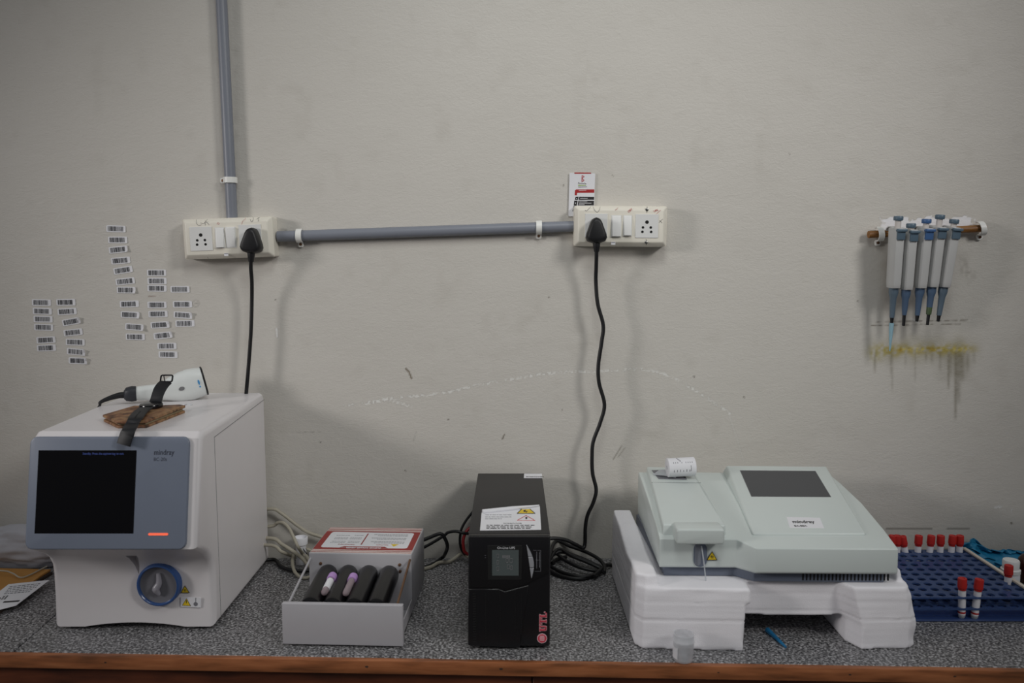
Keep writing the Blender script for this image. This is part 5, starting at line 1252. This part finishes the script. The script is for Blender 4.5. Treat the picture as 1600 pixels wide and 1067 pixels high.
def vac(label, base, capc, tilt, first=[None]):
    if first[0] is None:
        t = thing('red_top_tube', label, 'blood tube', (0, 0, 0), 'red capped tubes in the rack')
        b_ = bmesh.new(); lathe(b_, topf((0, 0, 0)), [(0, 0), (.0030, .0007), (.0052, .003), (.0062, .007), (.0062, .064), (.0054, .064), (.0054, .008), (0, .004)], 20); tb_ = obj('tube', b_, 'clear2', t)
        b_ = bmesh.new(); lathe(b_, topf((0, 0, 0)), [(.0063, .0095), (.0067, .0095), (.0067, .056), (.0063, .056)], 20); obj('paper_label', b_, 'tubewhite', tb_)
        b_ = bmesh.new()
        for z in (.0125, .0575): lathe(b_, topf((0, 0, 0)), [(.0062, z), (.0069, z), (.0069, z + .0032), (.0062, z + .0032)], 20)
        obj('red_band', b_, 'redcap', tb_)
        b_ = bmesh.new(); lathe(b_, topf((0, 0, 0)), [(.0062, .0610), (.0074, .0612), (.0083, .0620), (.0080, .0790), (.0076, .0802), (.0052, .0804), (.0046, .0792), (0, .0790)], 24); obj('cap', b_, 'redcap', t)
        first[0] = t
    else:
        t = copy_tree(first[0]); t['label'] = label
    t.location = base; t.rotation_euler = tilt
    return t
def hole(i, j): return Vector((RX0 + (i + .5) * pxx_, RY0 + (j + .5) * pyy_, TOP + .0047))
def near(px, py, zc=.824):
    p = Zp(px, py, zc); i = max(0, min(NC - 1, round((p.x - RX0) / pxx_ - .5))); j = max(0, min(NR - 1, round((p.y - RY0) / pyy_ - .5))); return p, i, j
def place(label, px, py, zc, base_z, tx=0, ty=0, snap=True):
    p = Zp(px, py, zc); h = zc - base_z
    return vac(label, Vector((p.x - h * math.sin(ty), p.y + h * math.sin(tx), base_z)), None, (tx, ty, 0))
zb = TOP + .0048
for lab, px, py, ty, tx in (('red capped tube partly hidden behind the low analyzer, leftmost of the rear row', 1394, 847, .0, 0), ('red capped tube second from the left of the rear row, against the analyzer edge', 1402, 851, .0, 0.),
        ('tilted red capped tube leaning left in the rear row', 1411, 843, -.22, 0), ('upright red capped tube standing alone in the rear row, left of four others', 1435, 849, .02, 0),
        ('red capped tube near the middle of the rear row, right of the lone upright one', 1454.5, 849.5, .06, 0), ('red capped tube in the rear row just left of the touching pair', 1469.5, 849, .0, 0),
        ('left tube of the touching red capped pair at the right end of the rear row', 1488, 849, .05, 0), ('right tube of the touching red capped pair at the right end of the rear row', 1499, 847, -.03, .02)):
    p = Zp(px, py, zb + .071); jy = -.0909 if py > 845 else -.0780
    yc = RY1 - .0135 if True else 0
    if px in (1499,): yc = RY1 - .0120
    q = Yp(px, py, yc); hgt_ = .071
    lift = max(zb, q.z - hgt_)
    vac(lab, Vector((q.x - hgt_ * math.sin(ty), yc, lift)), None, (tx, ty, 0))
q = Yp(1576, 890, -.2585); vac('single red capped tube at the right edge of the rack by the white capped jar', Vector((q.x, -.2585, q.z - .071)), None, (0, 0, 0))
q = Yp(1501.5, 910, -.3265); vac('left of the two red capped tubes at the front of the rack', Vector((q.x + .0045, -.3275, q.z - .0712)), None, (.0, -.035, 0))
q = Yp(1530, 911.5, -.3265); vac('right of the two red capped tubes at the front of the rack', Vector((q.x - .0065, -.3275, q.z - .0712)), None, (.0, .075, 0))

# film, jar and bottle behind the rack
bm = bmesh.new(); bmesh.ops.create_grid(bm, x_segments=70, y_segments=26, size=1)
for v in bm.verts:
    u, w = v.co.x, v.co.y; c = Vector((u * 2.2, w * 2, .3))
    edge = 1 - .35 * max(0, u) - .15 * abs(mn.noise(Vector((u * 4, 0, 2))))
    z = TOP + .0015 + .034 * (.5 + .5 * w) * edge + .006 * mn.noise(c * 2.1); y = -.030 + .016 * math.sin(w * 3) + .018 * mn.noise(c * 1.6) + .010 * mn.noise(c * 4)
    v.co = Vector((1.100 + u * .105, min(-.004, y - .012 * (1 - w)), max(TOP + .001, z + .024 * math.exp(-((u + .62) / .3) ** 2) * (.5 + .5 * w) - .006)))
o = obj('plastic_film', bm, 'glove', smooth=80); md = o.modifiers.new('s', 'SOLIDIFY'); md.thickness = .0008; apply_mods(o)
tag(o, 'crumpled blue plastic film lying at the wall behind the rack', 'plastic film')
jr = thing('white_capped_jar', 'small jar with white screw cap beside the rack at the right edge', 'jar', (1.032, -.185, TOP))
b_ = bmesh.new(); lathe(b_, topf((1.032, -.185, TOP)), [(0, .0005), (.017, .0005), (.018, .003), (.018, .034), (.0165, .038), (0, .038)], 28); obj('jar_body', b_, 'label', jr)
b_ = bmesh.new(); lathe(b_, topf((1.032, -.185, TOP)), [(.0185, .0385), (.0188, .046), (.0158, .048), (.0162, .063), (.0150, .0655), (0, .0660)], 28); obj('screw_cap', b_, 'white_sw', jr)
bt = thing('brown_bottle', 'dark brown bottle at the right edge behind the white capped jar', 'bottle', (1.104, -.140, TOP))
b_ = bmesh.new(); lathe(b_, topf((1.104, -.140, TOP)), [(0, .0005), (.024, .0005), (.0255, .003), (.0255, .048), (.020, .056), (.0125, .060), (.0125, .064), (0, .064)], 28); obj('bottle_body', b_, 'brown', bt)
b_ = bmesh.new(); lathe(b_, topf((1.104, -.140, TOP)), [(.0150, .0645), (.0155, .080), (.0145, .082), (0, .082)], 24); obj('cap', b_, 'brown', bt)

# ================================================================ LIGHT AND CAMERA
def area(name, loc, target, size, power, col=(1, 1, 1), sy=None):
    l = bpy.data.lights.new(name, 'AREA'); l.energy = power; l.color = col; l.shape = 'RECTANGLE'; l.size = size; l.size_y = sy or size
    o = bpy.data.objects.new(name, l); C.objects.link(o); o.location = loc
    o.rotation_euler = (Vector(target) - Vector(loc)).to_track_quat('-Z', 'Y').to_euler(); return o
def spot(name, loc, target, energy, cone, size, col):
    l = bpy.data.lights.new(name, 'SPOT'); l.energy = energy; l.spot_size = math.radians(cone); l.spot_blend = 1; l.shadow_soft_size = size; l.color = col
    o = bpy.data.objects.new(name, l); C.objects.link(o); o.location = loc; o.rotation_euler = (Vector(target) - Vector(loc)).to_track_quat('-Z', 'Y').to_euler(); return o
spot('lamp_right', (2.1, -2.3, 2.9), (.12, 0, 1.42), 135, 49, .36, (1, .98, .95))
spot('ceiling_lamp', (.1, -1.4, 2.85), (.0, 0, 1.5), 34, 72, .30, (.97, 1, .98))
spot('window_left', (-2.9, -1.75, 2.0), (.50, 0, 1.22), 122, 46, .30, (1, .96, .94))
w = bpy.data.worlds.new('World'); bpy.context.scene.world = w; w.use_nodes = True
nt = w.node_tree; bg = nt.nodes['Background']; tc = nt.nodes.new('ShaderNodeTexCoord'); sx = nt.nodes.new('ShaderNodeSeparateXYZ'); rp = nt.nodes.new('ShaderNodeValToRGB')
nt.links.new(tc.outputs['Generated'], sx.inputs[0]); mr = nt.nodes.new('ShaderNodeMapRange'); mr.inputs['From Min'].default_value = -.3; mr.inputs['From Max'].default_value = 1
nt.links.new(sx.outputs['Z'], mr.inputs['Value']); nt.links.new(mr.outputs['Result'], rp.inputs['Fac']); nt.links.new(rp.outputs['Color'], bg.inputs['Color'])
rp.color_ramp.elements[0].position = 0; rp.color_ramp.elements[0].color = (.030, .029, .031, 1); rp.color_ramp.elements[1].position = 1; rp.color_ramp.elements[1].color = (.26, .275, .29, 1)
e_ = rp.color_ramp.elements.new(.35); e_.color = (.054, .054, .058, 1); bg.inputs['Strength'].default_value = 1.0
cam = bpy.data.cameras.new('camera'); cam.sensor_width = 36; cam.lens = FPX / 1600 * 36; cam.clip_start = .05
cam.dof.use_dof = True; cam.dof.focus_distance = 1.80; cam.dof.aperture_fstop = 4.0
co = bpy.data.objects.new('camera', cam); C.objects.link(co); co.location = CAM; co.rotation_euler = (PI / 2 - PIT, 0, 0)
sc_ = bpy.context.scene; sc_.camera = co
sc_.view_settings.view_transform = 'Standard'; sc_.view_settings.look = 'None'; sc_.view_settings.gamma = 1; sc_.view_settings.use_curve_mapping = False
sc_.view_settings.exposure = .04
